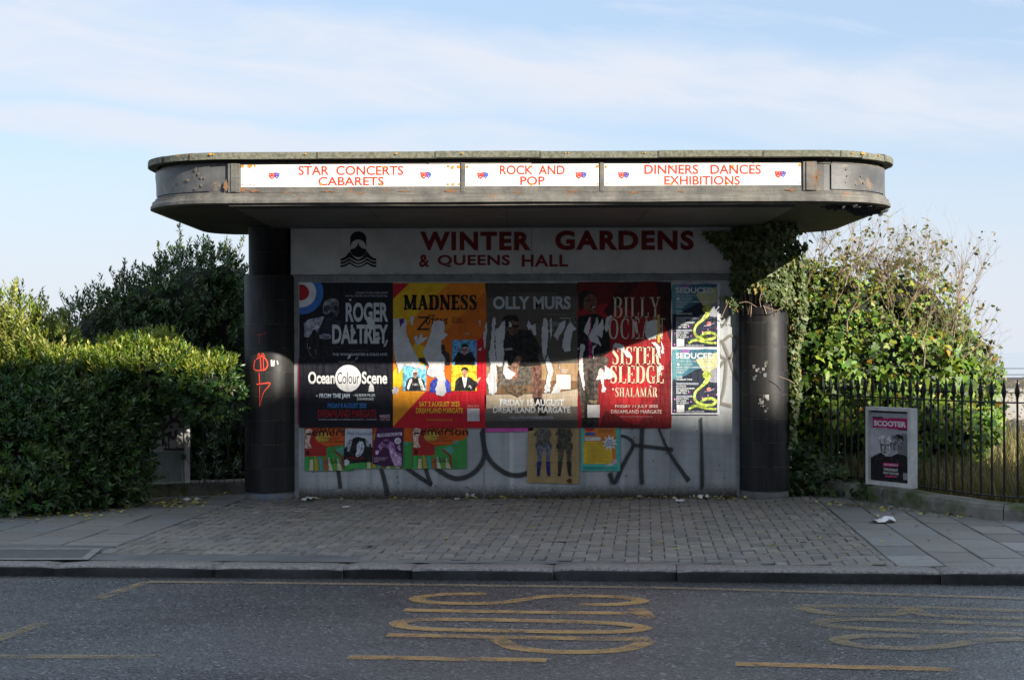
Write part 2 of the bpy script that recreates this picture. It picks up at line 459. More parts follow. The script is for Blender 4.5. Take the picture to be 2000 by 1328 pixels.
letters('worn yellow word STOP painted on the road in front of the kiosk', [
    [(q6([(790, 105), (560, 105), (400, 118), (325, 137), (400, 160), (600, 168), (870, 165), (1020, 145), (1200, 122), (1450, 118), (1700, 127), (1835, 152), (1700, 173), (1420, 178)]), False)],
    [(q6([(240, 213), (700, 222), (1300, 230), (1830, 236)]), False), (q6([(1800, 203), (1850, 235), (1880, 268)]), False)],
    [(q6([(480, 277), (1000, 284), (1500, 297), (1740, 312), (1850, 337), (1720, 358), (1400, 362), (800, 352), (450, 345), (270, 330), (195, 308), (270, 286)]), True)],
    [(q6([(125, 383), (700, 392), (1300, 405), (1890, 412)]), False), (q6([(870, 408), (920, 438), (1000, 468), (1200, 490), (1450, 495), (1700, 480), (1820, 450), (1870, 418)]), False)],
], M_YEL, GR(1020, 1215, RZ))
letters('faded grey-yellow word BUS on the road, running out of the right edge', [
    [(q7([(520, 180), (1100, 183), (2000, 212), (2700, 232)]), False), (q7([(545, 188), (620, 212), (800, 232), (1050, 237), (1200, 225), (1270, 190)]), False), (q7([(1270, 195), (1400, 240), (2000, 262), (2500, 282)]), False)],
    [(q7([(2700, 330), (2000, 305), (1500, 285), (1000, 268), (760, 272), (665, 288), (740, 308), (900, 325), (1300, 342), (2000, 366), (2700, 392)]), False)],
    [(q7([(1310, 378), (1000, 375), (850, 385), (790, 402), (870, 430), (1050, 450), (1300, 455), (1500, 440), (1650, 415), (1850, 398), (2100, 402), (2400, 420)]), False)],
], M_YELW, GR(1900, 1215, RZ))
def dash(px, label, mat=M_YEL, w=.105, smooth=False):
    mb = MB(); roadline(mb, px, w, False, smooth)
    tag(mb.build('road_line', mat), label, 'road marking', 'yellow bus bay lines on the road')
def dense(a, b, n=14): return [(a[0]+(b[0]-a[0])*i/n, a[1]+(b[1]-a[1])*i/n+random.uniform(-.4, .4)) for i in range(n+1)]
dash(dense((-60, 1282), (302, 1283)), 'yellow dash on the road at the bottom left corner', M_YELW)
dash(dense((680, 1284), (1068, 1290)), 'bright yellow dash on the road just below the word STOP')
dash(dense((1436, 1297), (1866, 1308)), 'yellow dash on the road below the word BUS, bottom right')
dash(dense((288, 1137), (190, 1170)), 'short slanting yellow line on the road close to the kerb, left of centre', M_YELW)
dash(dense((84, 1217), (-40, 1262)), 'short slanting worn yellow line on the road near the left edge', M_YELW)
dash([(290, 1137), (500, 1139), (760, 1142), (1000, 1145), (1300, 1149), (1600, 1157), (2040, 1171)], 'long thin yellow line on the road running along the kerb', M_YELN, .09, True)
# ================================================================ KIOSK
M_GREY = weathered('weathered_grey_paint', (.150, .138, .120), (.072, .069, .065), 5, .66, .6, 40, streak=.5, c3=(.17, .095, .045), s3=4.5, t3=(.57, .68), hstreak=.7)
M_GREY2 = weathered('grey_sheet_metal', (.105, .105, .106), (.062, .062, .065), 3.2, .45, .3, 30, c3=(.16, .12, .085), s3=5, t3=(.56, .66))
M_RUST = weathered('rust', (.24, .10, .03), (.12, .05, .02), 20, .8)
M_SLABTOP = weathered('mossy_roof_edge', (.17, .165, .12), (.075, .08, .06), 34, .85, .6, 60, c3=(.50, .27, .03), s3=1.9, t3=(.685, .72), detail=8)
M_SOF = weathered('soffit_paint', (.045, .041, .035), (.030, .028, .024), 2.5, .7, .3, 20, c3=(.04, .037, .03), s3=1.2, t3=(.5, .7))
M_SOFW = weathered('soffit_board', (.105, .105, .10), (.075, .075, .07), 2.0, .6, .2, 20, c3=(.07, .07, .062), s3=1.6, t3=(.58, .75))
M_WHITE = weathered('white_sign_paint', (.42, .415, .40), (.33, .325, .31), 3, .5, .15, 50, c3=(.20, .185, .16), s3=2.5, t3=(.64, .8), streak=.10)
M_ENAM = weathered('white_enamel', (.80, .78, .74), (.76, .74, .69), 3, .4, .05, 50)
M_DARK = weathered('dark_render', (.05, .05, .048), (.03, .03, .03), 3, .8, .3, 20)
M_BOLT = weathered('bolt_metal', (.10, .095, .09), (.05, .05, .05), 30, .5)
M_BLUEBASE = weathered('flaking_blue_plinth', (.10, .125, .17), (.17, .16, .145), 9, .75, .6, 50, c3=(.09, .055, .035), s3=7, t3=(.58, .66))

def tilemat():
    m, g, b = newmat('black_glazed_tile')
    uv = g.n('ShaderNodeTexCoord').outputs['UV']
    u, v, _ = g.sep(uv)
    tu, tv = .126, .258
    fu = g.m('FRACT', g.m('DIVIDE', u, tu)); fv = g.m('FRACT', g.m('DIVIDE', v, tv))
    du = g.m('MULTIPLY', g.m('MINIMUM', fu, g.m('SUBTRACT', 1, fu)), tu)
    dv = g.m('MULTIPLY', g.m('MINIMUM', fv, g.m('SUBTRACT', 1, fv)), tv)
    tc = g.n('ShaderNodeTexCoord').outputs['Object']
    n = g.noise(tc, 6, 6, .65); n2 = g.noise(tc, 18, 5, .7); sc = g.noise(g.scale(tc, (30, 30, 1.2)), 1, 4)
    line = g.m('MULTIPLY', g.m('MAXIMUM', g.m('MULTIPLY', g.m('LESS_THAN', du, .0016), .6), g.m('LESS_THAN', dv, .0024)), g.ramp(n2, .42, .6))
    cell = g.n('ShaderNodeTexWhiteNoise'); cell.noise_dimensions = '2D'
    g.put(cell.inputs['Vector'], g.comb(g.m('FLOOR', g.m('DIVIDE', u, tu)), g.m('FLOOR', g.m('DIVIDE', v, tv)), 0))
    base = g.mix(cell.outputs['Value'], (.010, .010, .011), (.019, .018, .018))
    base = g.mix(g.m('MULTIPLY', g.ramp(sc, .5, .7), .5), base, (.030, .028, .026))
    base = g.mix(g.m('MULTIPLY', g.ramp(n, .6, .8), .5), base, (.032, .030, .028))
    g.put(b.inputs['Base Color'], g.mix(line, base, (.085, .08, .072)))
    g.put(b.inputs['Roughness'], g.m('ADD', .36, g.m('MULTIPLY', n, .3)))
    b.inputs['Specular IOR Level'].default_value = .22
    h = g.m('SUBTRACT', g.m('MULTIPLY', n, .2), g.m('MAXIMUM', g.m('LESS_THAN', du, .002), g.m('LESS_THAN', dv, .0025)))
    g.put(b.inputs['Normal'], g.bump(h, .5, .003))
    return m
M_TILE = tilemat()
def perfmat():
    m, g, b = newmat('perforated_galvanised_sheet')
    uv = g.n('ShaderNodeTexCoord').outputs['UV']
    u, v, _ = g.sep(uv)
    p = .0145
    row = g.m('FLOOR', g.m('DIVIDE', v, p*.87))
    uu = g.m('ADD', g.m('DIVIDE', u, p), g.m('MULTIPLY', g.m('MODULO', row, 2), .5))
    fx = g.m('SUBTRACT', g.m('FRACT', uu), .5); fy = g.m('SUBTRACT', g.m('FRACT', g.m('DIVIDE', v, p*.87)), .5)
    d = g.m('SQRT', g.m('ADD', g.m('MULTIPLY', fx, fx), g.m('MULTIPLY', fy, fy)))
    hole = g.m('LESS_THAN', d, .27)
    # plain margins of the sheets, and the odd blanked strip
    tc = g.n('ShaderNodeTexCoord').outputs['Object']
    n = g.noise(tc, 3.0, 6, .6); n2 = g.noise(g.scale(tc, (6, 6, .5)), 1, 5); n3 = g.noise(tc, 40, 5, .7)
    s0 = g.m('DIVIDE', g.m('ADD', u, 2.44), .6025); wn = g.n('ShaderNodeTexWhiteNoise'); wn.noise_dimensions = '1D'; g.put(wn.inputs['W'], g.m('FLOOR', s0))
    s = g.m('FRACT', g.m('DIVIDE', g.m('ADD', u, 2.44), 1.205))
    plain = g.m('MAXIMUM', g.m('LESS_THAN', s, .035), g.m('LESS_THAN', v, .05))
    f = g.m('MULTIPLY', hole, g.m('SUBTRACT', 1, plain))
    base = g.mix(g.ramp(n, .3, .7), (.56, .58, .59), (.40, .42, .435))
    base = g.mix(g.m('MULTIPLY', wn.outputs['Value'], .28), base, (.25, .26, .275)); base = g.mix(g.m('MULTIPLY', g.ramp(n2, .42, .72), .6), base, (.18, .19, .20))
    base = g.mix(g.m('MULTIPLY', g.ramp(n3, .6, .75), .35), base, (.50, .50, .48))
    z = g.m('SUBTRACT', 1, g.ramp(g.m('ADD', v, g.m('MULTIPLY', n3, -.16)), -.06, .10))
    base = g.mix(z, base, (.06, .05, .04))
    g.put(b.inputs['Base Color'], g.mix(f, base, (.05, .053, .058)))
    b.inputs['Roughness'].default_value = .5; b.inputs['Metallic'].default_value = .15
    b.inputs['Specular IOR Level'].default_value = .4
    g.put(b.inputs['Normal'], g.bump(g.m('ADD', g.m('MULTIPLY', f, -1), g.m('MULTIPLY', n, 4)), .25, .003))
    return m
M_PERF = perfmat()

kiosk = thing('entrance_kiosk', 'low kiosk with a wide rounded flat canopy on two black tiled columns', 'kiosk', (.05, YW, 0))
XL, XR, YF, YB, RC = -3.465, 3.64, 14.30, 17.85, .82
def outline(off, nc=14, step=.25, rb=.35):
    """canopy plan, counter-clockwise from back left: left side, front, right side, back"""
    pts = []
    x0, x1, y0, y1 = XL-off, XR+off, YF-off, YB+off
    def arc(cx, cy, r, a0, a1, n): return [(cx+r*math.cos(a0+(a1-a0)*i/n), cy+r*math.sin(a0+(a1-a0)*i/n)) for i in range(n+1)]
    r = RC+off
    pts += arc(x0+rb, y1-rb, rb, R(90), R(180), 5)
    pts += arc(x0+r, y0+r, r, R(180), R(270), nc)
    n = int((x1-x0-2*r)/step)
    pts += [(x0+r+(x1-x0-2*r)*i/n, y0) for i in range(1, n)]
    pts += arc(x1-r, y0+r, r, R(270), R(360), nc)
    pts += arc(x1-rb, y1-rb, rb, 0, R(90), 5)
    return pts
def loft(mb, prof, mi=0, caps=True, wob=0, seed=0):
    rings = []
    for (off, z) in prof:
        o = outline(off)
        rings.append([(x, y, z+wob*mnoise.noise((x*1.1, y*1.1, seed))+.4*wob*mnoise.noise((x*5, y*5, seed+3))) for x, y in o])
    n = len(rings[0]); v = [p for r in rings for p in r]; f = []
    for i in range(len(prof)-1):
        for k in range(n): f.append((i*n+k, i*n+(k+1) % n, (i+1)*n+(k+1) % n, (i+1)*n+k))
    if caps: f += [tuple(range(n))[::-1], tuple(range((len(prof)-1)*n, len(prof)*n))]
    mb.add(v, f, mi)
# body of the canopy with its soffit
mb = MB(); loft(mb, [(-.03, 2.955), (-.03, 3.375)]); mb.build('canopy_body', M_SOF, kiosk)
# fascia board running round the rounded corners
mb = MB(); loft(mb, [(-.02, 2.985), (0, 2.985), (0, 3.344), (-.029, 3.346)], caps=False)
fas = mb.build('fascia', M_GREY2, kiosk)
mb = MB()
loft(mb, [(.0, 3.075), (.022, 3.068), (.022, 3.048), (.048, 3.040), (.050, 3.024), (.066, 2.998), (.066, 2.972), (.030, 2.962), (-.02, 2.960)], caps=False, wob=.006)
mb.build('moulding', M_GREY, fas)
mb = MB(); loft(mb, [(.0, 3.322), (.010, 3.326), (.012, 3.338), (0, 3.342)], caps=False); mb.build('cornice', M_GREY, fas)
# drooping metal trim under the front edge
mb = MB(); pts = []
for i in range(41):
    x = XL+RC+.02+(XR-XL-2*RC)*i/40*.985
    pts.append((x, YF-.03+.01*mnoise.noise((x, 2, 0)), 2.951+.018*mnoise.noise((x*.55, 7, 0))-.006*math.sin(i/40*math.pi)))
for a, b_ in zip(pts[:-1], pts[1:]):
    mb.face([a, b_, (b_[0], b_[1], b_[2]+.016), (a[0], a[1], a[2]+.016)])
    mb.face([(a[0], a[1]+.06, a[2]), (b_[0], b_[1]+.06, b_[2]), b_, a])
mb.build('drip_trim', M_GREY, fas)
# framed fields of the front: rail, pilasters, mullions
def fx(px): return P(px, 340, YF).x
zs0, zs1 = 3.124, 3.333
mb = MB(); mb.box(fx(440)+.12, fx(1600)-.12, YF-.018, YF+.01, 3.070, zs0-.002); mb.build('rail', M_GREY, fas)
mb = MB(); mb.box(fx(440)+.12, fx(1600)-.12, YF-.016, YF+.01, zs1+.002, zs1+.011); mb.build('rail', M_GREY, fas)
for x0, x1, d in ((446, 470, .03), (1567, 1594, .03), (900, 908, .024), (1171, 1179, .024)):
    mb = MB(); mb.box(fx(x0), fx(x1), YF-d, YF+.01, 3.071, 3.343, bev=.004)
    if x1-x0 > 15: mb.box(fx(x0+6), fx(x1-6), YF-d-.01, YF-d+.003, 3.075, 3.34, bev=.003)
    mb.build('pilaster' if x1-x0 > 15 else 'mullion', M_GREY, fas)
# curved metal panels on the corners
M_SCAB = weathered('rust_scab', (.20, .16, .13), (.05, .035, .025), 60, .8)
for side, a0, a1 in ((0, 186, 259), (1, 281, 354)):
    mb = MB(); r = RC+.013; cx = XL+RC if side == 0 else XR-RC; N = 18; v = []; f = []
    for i in range(N+1):
        a = R(a0+(a1-a0)*i/N)
        for z in (3.088, 3.15, 3.22, 3.29, 3.325):
            d = r+(.009*mnoise.noise((a*4, z*9, side*5)) if side == 0 else .003*mnoise.noise((a*3, z*6, 2)))
            v.append((cx+d*math.cos(a), YF+RC+d*math.sin(a), z))
    for i in range(N):
        for k in range(4): f.append((i*5+k, (i+1)*5+k, (i+1)*5+k+1, i*5+k+1))
    mb.add(v, f); o = mb.build('curved_panel', M_GREY2, fas, smooth=True)
    for _ in range(16 if side == 0 else 7):        # peeled and rusted-through spots
        a = R(random.uniform(228, 257) if side == 0 else random.uniform(288, 310)); z = random.uniform(3.11, 3.31); s = random.uniform(.006, .020)*(1 if side == 0 else .6)
        pp = []
        for k in range(9):
            t = 2*math.pi*k/9; rr = s*random.uniform(.5, 1.2); aa = a+rr*math.cos(t)/r; d = r+.012
            pp.append((cx+d*math.cos(aa), YF+RC+d*math.sin(aa), z+rr*math.sin(t)))
        mb = MB(); mb.face(pp); mb.build('rust_spot', M_SCAB, o)
# rust scabs on the woodwork below the boards
mb = MB(); rq = random.Random(4); k_ = 0
M_SC = weathered('rust_stain_brown', (.20, .095, .04), (.13, .075, .045), 60, .85)
for (px_, py_, w_, h_) in ((441, 362, 6, 12), (474, 371, 10, 5), (495, 373, 14, 3), (560, 376, 10, 2), (640, 374, 16, 2), (705, 377, 8, 2), (790, 374, 12, 2), (880, 373, 14, 4), (1010, 376, 9, 2), (1120, 374, 12, 2), (1240, 376, 14, 2), (1330, 374, 8, 2), (1545, 371, 12, 3), (1598, 345, 3, 22)):
    mb = MB(); c_ = P(px_, py_, YF-.0235-.0002*k_ if px_ > 460 and px_ < 1590 else YF-.034); k_ += 1; n_ = 14
    mb.face([c_+Vector((w_/210*math.cos(t)*rq.uniform(.4, 1.2), 0, h_/210*math.sin(t)*rq.uniform(.4, 1.2))) for t in [2*math.pi*q/n_ for q in range(n_)]])
    mb.build('rust_stain', M_SC, fas)
# roof edge: felt-covered slab in sections with lichen
mb = MB()
cutsx = [fx(p) for p in (620, 835, 1045, 1260, 1470, 1635)]
oo = outline(.088, nc=12, step=.12)
n = len(oo); inn = outline(.0, nc=12, step=.12)
def sect(x): return sum(x > c_ for c_ in cutsx)
def segid(i):
    x, y = oo[i]
    if y > YF+.02: return ('c', x > 0, int((y-YF)/.24))
    return ('f', sect(x))
offs = {}
for i in range(n):
    a, b_ = oo[i], oo[(i+1) % n]
    s_ = segid(i); dz, dy = offs.setdefault(s_, (random.uniform(-.006, .006), random.uniform(-.006, .006)))
    w0 = .006*mnoise.noise((a[0]*1.4, a[1], 3)); w1 = .006*mnoise.noise((b_[0]*1.4, b_[1], 3))
    def pt(p, k, z, w): return (p[0], p[1]+dy, z+dz+w)
    ia, ib = inn[i], inn[(i+1) % n]
    mb.face([pt(a, 0, 3.378, w0), pt(b_, 0, 3.378, w1), pt(b_, 0, 3.436, w1), pt(a, 0, 3.436, w0)])
    mb.face([pt(a, 0, 3.436, w0), pt(b_, 0, 3.436, w1), (ib[0], ib[1], 3.45+dz), (ia[0], ia[1], 3.45+dz)])
    mb.face([(ia[0], ia[1], 3.376), (ib[0], ib[1], 3.376), pt(b_, 0, 3.378, w1), pt(a, 0, 3.378, w0)])
    if segid((i+1) % n) != s_:
        d_ = Vector((b_[0]-a[0], b_[1]-a[1], 0)).normalized()*.006; nn = Vector((d_.y, -d_.x, 0)).normalized()*.004
        p0 = Vector((b_[0], b_[1]+dy, 0))+nn
        mb.face([(p0.x-d_.x, p0.y-d_.y, 3.374), (p0.x+d_.x, p0.y+d_.y, 3.374), (p0.x+d_.x, p0.y+d_.y, 3.436), (p0.x-d_.x, p0.y-d_.y, 3.436)], 1)
mb.face([(x, y, 3.449) for x, y in inn])
M_LICH = weathered('orange_lichen', (.48, .24, .03), (.34, .20, .05), 50, .9)
slab = mb.build('roof_slab', [M_SLABTOP, M_DARK], kiosk)
mb = MB()
for px in (345, 365, 416, 905, 1108, 1273, 1662, 1678, 1684, 1722, 586, 770):
    i = min(range(n), key=lambda q: abs(1000+oo[q][0]/oo[q][1]*FPX-px)+(1e4 if oo[q][1] > YF+RC else 0))
    a, b_ = oo[i], oo[(i+1) % n]; d_ = Vector((b_[0]-a[0], b_[1]-a[1], 0)).normalized(); nn = Vector((d_.y, -d_.x, 0))*.011
    for _ in range(2):
        c_ = Vector((a[0], a[1], 3.42))+nn+d_*random.uniform(-.03, .03); s = random.uniform(.005, .017 if px in (1662, 1678, 1684, 416) else .009)
        nn = nn*1.06
        mb = MB(); mb.face([c_+d_*math.cos(t)*s*random.uniform(.7, 1.5)+Vector((0, 0, math.sin(t)*s*random.uniform(.6, 1))) for t in [2*math.pi*k/10 for k in range(10)]]); mb.build('lichen_patch', M_LICH, slab)
# pale soffit board between the columns
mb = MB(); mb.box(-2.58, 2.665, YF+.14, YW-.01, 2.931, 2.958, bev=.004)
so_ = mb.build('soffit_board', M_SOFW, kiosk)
mb = MB()
for x in (-1.35, -.05, 1.3): mb = MB(); mb.box(x, x+.006, YF+.15, YW-.02, 2.9295, 2.9315); mb.build('board_joint', M_DARK, so_)
# torn black matter hanging under the right corner
mb = MB()
for k in range(70):
    a = R(random.uniform(285, 365)); r = RC+random.uniform(-.30, .03); x = XR-RC+r*math.cos(a); y = YF+RC+r*math.sin(a); s = random.uniform(.02, .07)
    d = random.uniform(.01, .055)
    mb.face([(x-s, y, 2.965), (x+s, y+s*.3, 2.965), (x+s*.5, y, 2.955-d*random.uniform(.4, 1)), (x-s*.3, y+s*.2, 2.955-d)])
tag(mb.build('torn_lining', M_DARK, so_), kind='stuff')
# front wall of perforated sheet, walls behind
wx0, wx1 = P(574, 800, YW).x, P(1444, 800, YW).x
mb = MB(); mb.box(wx0, wx1, YW, YW+.03, -.04, 2.44)
scr = mb.build('front_screen', M_PERF, kiosk, uv=lambda p: (p.x, p.z))
mb = MB(); mb.box(wx0-.05, wx1+.05, YW+.04, 17.7, -.04, 2.95); mb.build('rear_room', M_DARK, kiosk)
M_STRIP = weathered('dull_grey_strip', (.24, .25, .255), (.16, .165, .17), 9, .5, streak=.4)
for x0_, x1_, d in [(P(945.5, 900, YW).x-.004, P(945.5, 900, YW).x+.004, .004), (P(724, 900, YW).x-.002, P(724, 900, YW).x+.002, .003), (P(1310, 900, YW).x-.002, P(1310, 900, YW).x+.002, .003), (wx0, wx0+.05, .008), (wx1-.03, wx1, .008)]:
    mb = MB(); mb.box(x0_, x1_, YW-d, YW+.002, 0, 2.42); mb.build('edge_strip', M_STRIP, scr)
mb = MB(); mb.box(wx0+.01, wx1-.01, YW-.012, YW+.002, 2.352, 2.425)
hb = mb.build('head_strip', weathered('head_strip_metal', (.17, .18, .185), (.11, .115, .12), 7, .5), scr)
for k in range(26):
    mb = MB(); x = wx0+.1+k*.183+random.uniform(-.03, .03); mb.lathe((x, YW-.014, 2.385+random.uniform(-.008, .024)), [(.0075, -.0075), (.0075, .0075)], 6); mb.build('bolt', M_BOLT, scr)
for k in range(30): mb = MB(); mb.lathe((random.uniform(wx0+.05, wx1-.05), YW-.006, random.uniform(.03, .75)), [(.007, -.006), (.007, .006)], 6); mb.build('bolt', M_BOLT, scr)
# columns
def column(cx, lean_px):
    cy, r1, r0 = 16.72, .277, .228
    mb = MB(); N = 40; prof = [(r1, .085), (r1, 2.405), (r1-.012, 2.425), (r0, 2.43), (r0, 2.953)]
    v = []; f = []; uvs = {}
    for r, z in prof:
        for k in range(N+1): a = 2*math.pi*k/N; v.append((cx+r*math.cos(a), cy+r*math.sin(a), z)); uvs[len(v)-1] = (a*r1, z-.085)
    for i in range(len(prof)-1):
        for k in range(N): f.append((i*(N+1)+k, i*(N+1)+k+1, (i+1)*(N+1)+k+1, (i+1)*(N+1)+k))
    mb.add(v, f)
    o = mb.build('column', M_TILE, kiosk, smooth=False)
    me = o.data; l = me.uv_layers.new(name='UVMap')
    for lp in me.loops: l.data[lp.index].uv = uvs[lp.vertex_index]
    for p in me.polygons: p.use_smooth = abs(p.normal.z) < .3
    mb = MB(); mb.lathe((cx, cy, -.03), [(r1-.012, 0), (r1-.006, .05), (r1-.014, .117)], 36)
    mb.build('plinth', M_BLUEBASE if lean_px else weathered('bare_concrete_plinth', (.16, .155, .145), (.10, .095, .09), 9, .8, .5, 50), o, smooth=True)
    return o
colL = column(P(528, 800, 16.72).x, 1); colR = column(P(1491, 800, 16.72).x, 0)

# ---------------------------------------------------------------- flat lettering
def text_tris(s, offset=0.0, space=1.0):
    """glyph outlines of the built-in font -> vertices normalised to their own box, and faces"""
    cu = bpy.data.curves.new('t', 'FONT'); cu.body = s; cu.offset = offset; cu.space_character = space; cu.resolution_u = 4
    ob = bpy.data.objects.new('t', cu); COL.objects.link(ob)
    dg = bpy.context.evaluated_depsgraph_get(); me = bpy.data.meshes.new_from_object(ob.evaluated_get(dg))
    v = [(a.co.x, a.co.y) for a in me.vertices]; f = [tuple(p.vertices) for p in me.polygons]
    bpy.data.objects.remove(ob); bpy.data.curves.remove(cu); bpy.data.meshes.remove(me)
    xs = [a for a, _ in v]; ys = [a for _, a in v]
    x0, x1, y0, y1 = min(xs), max(xs), min(ys), max(ys)
    return [((a-x0)/(x1-x0), (b-y0)/(y1-y0)) for a, b in v], f
# stroke glyphs with serifs: (list of (points, widths)) on a 1-high box; T thick, t thin
def serif_tris(s, T=.17, t=.045, sf=.055, gap=.10, wide=1.0):
    V, F = [], []
    def rib(pts, ws, ox):
        pts = smooth_line([(x, y, 0) for x, y in pts], 5) if len(pts) > 2 else [Vector((x, y, 0)) for x, y in pts]
        n = len(pts); i0 = len(V)
        for i, p in enumerate(pts):
            d = (pts[min(i+1, n-1)]-pts[max(i-1, 0)]).normalized(); q = Vector((-d.y, d.x, 0))
            k = i/(n-1)*(len(ws)-1); a = int(min(k, len(ws)-2)) if len(ws) > 1 else 0
            w = ws[a]+(ws[min(a+1, len(ws)-1)]-ws[a])*(k-a)
            V.append((ox+p.x+q.x*w/2, p.y+q.y*w/2)); V.append((ox+p.x-q.x*w/2, p.y-q.y*w/2))
        for i in range(n-1): F.append((i0+2*i, i0+2*i+1, i0+2*i+3, i0+2*i+2))
    def stem(x, ox, lo=1, hi=1, w=None, h=1.0):
        w = w or T; rib([(x, 0), (x, h)], [w, w], ox)
        if lo: rib([(x-w/2-.07, sf/2), (x+w/2+.07, sf/2)], [sf, sf], ox)
        if hi: rib([(x-w/2-.07, h-sf/2), (x+w/2+.07, h-sf/2)], [sf, sf], ox)
    def bar(x0, y0, x1, y1, w, ox): rib([(x0, y0), (x1, y1)], [w, w], ox)
    h = T/2; ox = 0.0
    for ch in s:
        W_ = .62
        if ch == ' ': ox += .3; continue
        if ch == 'I': W_ = .32; stem(.16, ox)
        elif ch == 'L': W_ = .55; stem(.16, ox); bar(.16, sf/2, .54, sf/2, sf, ox); rib([(.54, 0), (.55, .25)], [.02, .07], ox)
        elif ch == 'E':
            W_ = .56; stem(.16, ox)
            for y in (sf/2, .52, 1-sf/2): bar(.16, y, .54 if y != .52 else .42, y, sf, ox)
            bar(.535, 0, .545, .24, sf, ox); bar(.535, 1, .535, .78, sf, ox); bar(.42, .42, .42, .62, sf*.8, ox)
        elif ch == 'T':
            W_ = .62; stem(.31, ox, 1, 0); bar(.02, 1-sf/2, .60, 1-sf/2, sf, ox); bar(.03, 1, .03, .76, sf, ox); bar(.59, 1, .59, .76, sf, ox)
        elif ch == 'H': W_ = .74; stem(.16, ox); stem(.58, ox); bar(.16, .52, .58, .52, sf, ox)
        elif ch == 'N': W_ = .74; stem(.12, ox, w=t*1.3); bar(.10, .98, .62, .02, T*1.05, ox); stem(.62, ox, 0, 1, w=t*1.3)
        elif ch == 'M':
            W_ = .92; stem(.12, ox, w=t*1.4); bar(.14, .98, .44, .06, T, ox); bar(.44, .04, .74, .98, t*1.2, ox); stem(.77, ox, w=T)
        elif ch == 'A':
            W_ = .72; bar(.12, 0, .36, 1, t*1.2, ox); bar(.35, .98, .60, 0, T, ox); bar(.20, .33, .52, .33, t, ox); bar(.0, sf/2, .24, sf/2, sf, ox); bar(.46, sf/2, .74, sf/2, sf, ox)
        elif ch == 'Y':
            W_ = .70; stem(.36, ox, 1, 0, h=.46); bar(.14, .98, .38, .44, T*.9, ox); bar(.58, .98, .37, .44, t*1.2, ox); bar(.0, 1-sf/2, .26, 1-sf/2, sf, ox); bar(.46, 1-sf/2, .70, 1-sf/2, sf, ox)
        elif ch in 'BR':
            W_ = .62 if ch == 'B' else .66; stem(.16, ox)
            rib([(.16, 1-t/2), (.36, 1-t/2), (.51, .88), (.51, .66), (.36, .53), (.16, .53)], [t, t, T, T, t, t], ox)
            if ch == 'B': rib([(.16, .53), (.38, .53), (.55, .40), (.55, .16), (.38, t/2), (.16, t/2)], [t, t, T, T, t, t], ox)
            else: rib([(.34, .53), (.48, .38), (.52, .12), (.62, .03), (.68, .08)], [t, T, T, T*.6, t], ox)
        elif ch == 'D': W_ = .70; stem(.16, ox); rib([(.16, 1-t/2), (.36, 1-t/2), (.56, .82), (.61, .5), (.56, .18), (.36, t/2), (.16, t/2)], [t, t, T, T*1.1, T, t, t], ox)
        elif ch == 'O': W_ = .70; rib([(.35, 1-t/2), (.15, .85), (.09, .5), (.15, .15), (.35, t/2), (.55, .15), (.61, .5), (.55, .85), (.35, 1-t/2)], [t, T*.8, T*1.1, T*.8, t, T*.8, T*1.1, T*.8, t], ox)
        elif ch in 'CG':
            W_ = .64; rib([(.56, .74), (.50, .93), (.34, 1-t/2), (.15, .84), (.09, .5), (.15, .16), (.34, t/2), (.50, .08), (.57, .28)], [T*.6, t, t, T*.8, T*1.1, T*.8, t, t, t*.9], ox)
            bar(.57, .68, .57, .97, sf*.7, ox)
            if ch == 'G': stem(.54, ox, 0, 1, w=T*.9, h=.42)
        elif ch == 'S':
            W_ = .54; rib([(.46, .76), (.40, .93), (.27, 1-t/2), (.12, .88), (.13, .70), (.28, .55), (.43, .38), (.42, .13), (.27, t/2), (.13, .07), (.07, .26)], [t, t, t, T*.7, T, T*1.1, T, T*.7, t, t, t], ox)
            bar(.47, .70, .47, .98, sf*.7, ox); bar(.07, .02, .07, .32, sf*.7, ox)
        ox += W_*wide+gap
    xs = [a for a, _ in V]; x0, x1 = min(xs), max(xs)
    return [((a-x0)/(x1-x0), b) for a, b in V], F

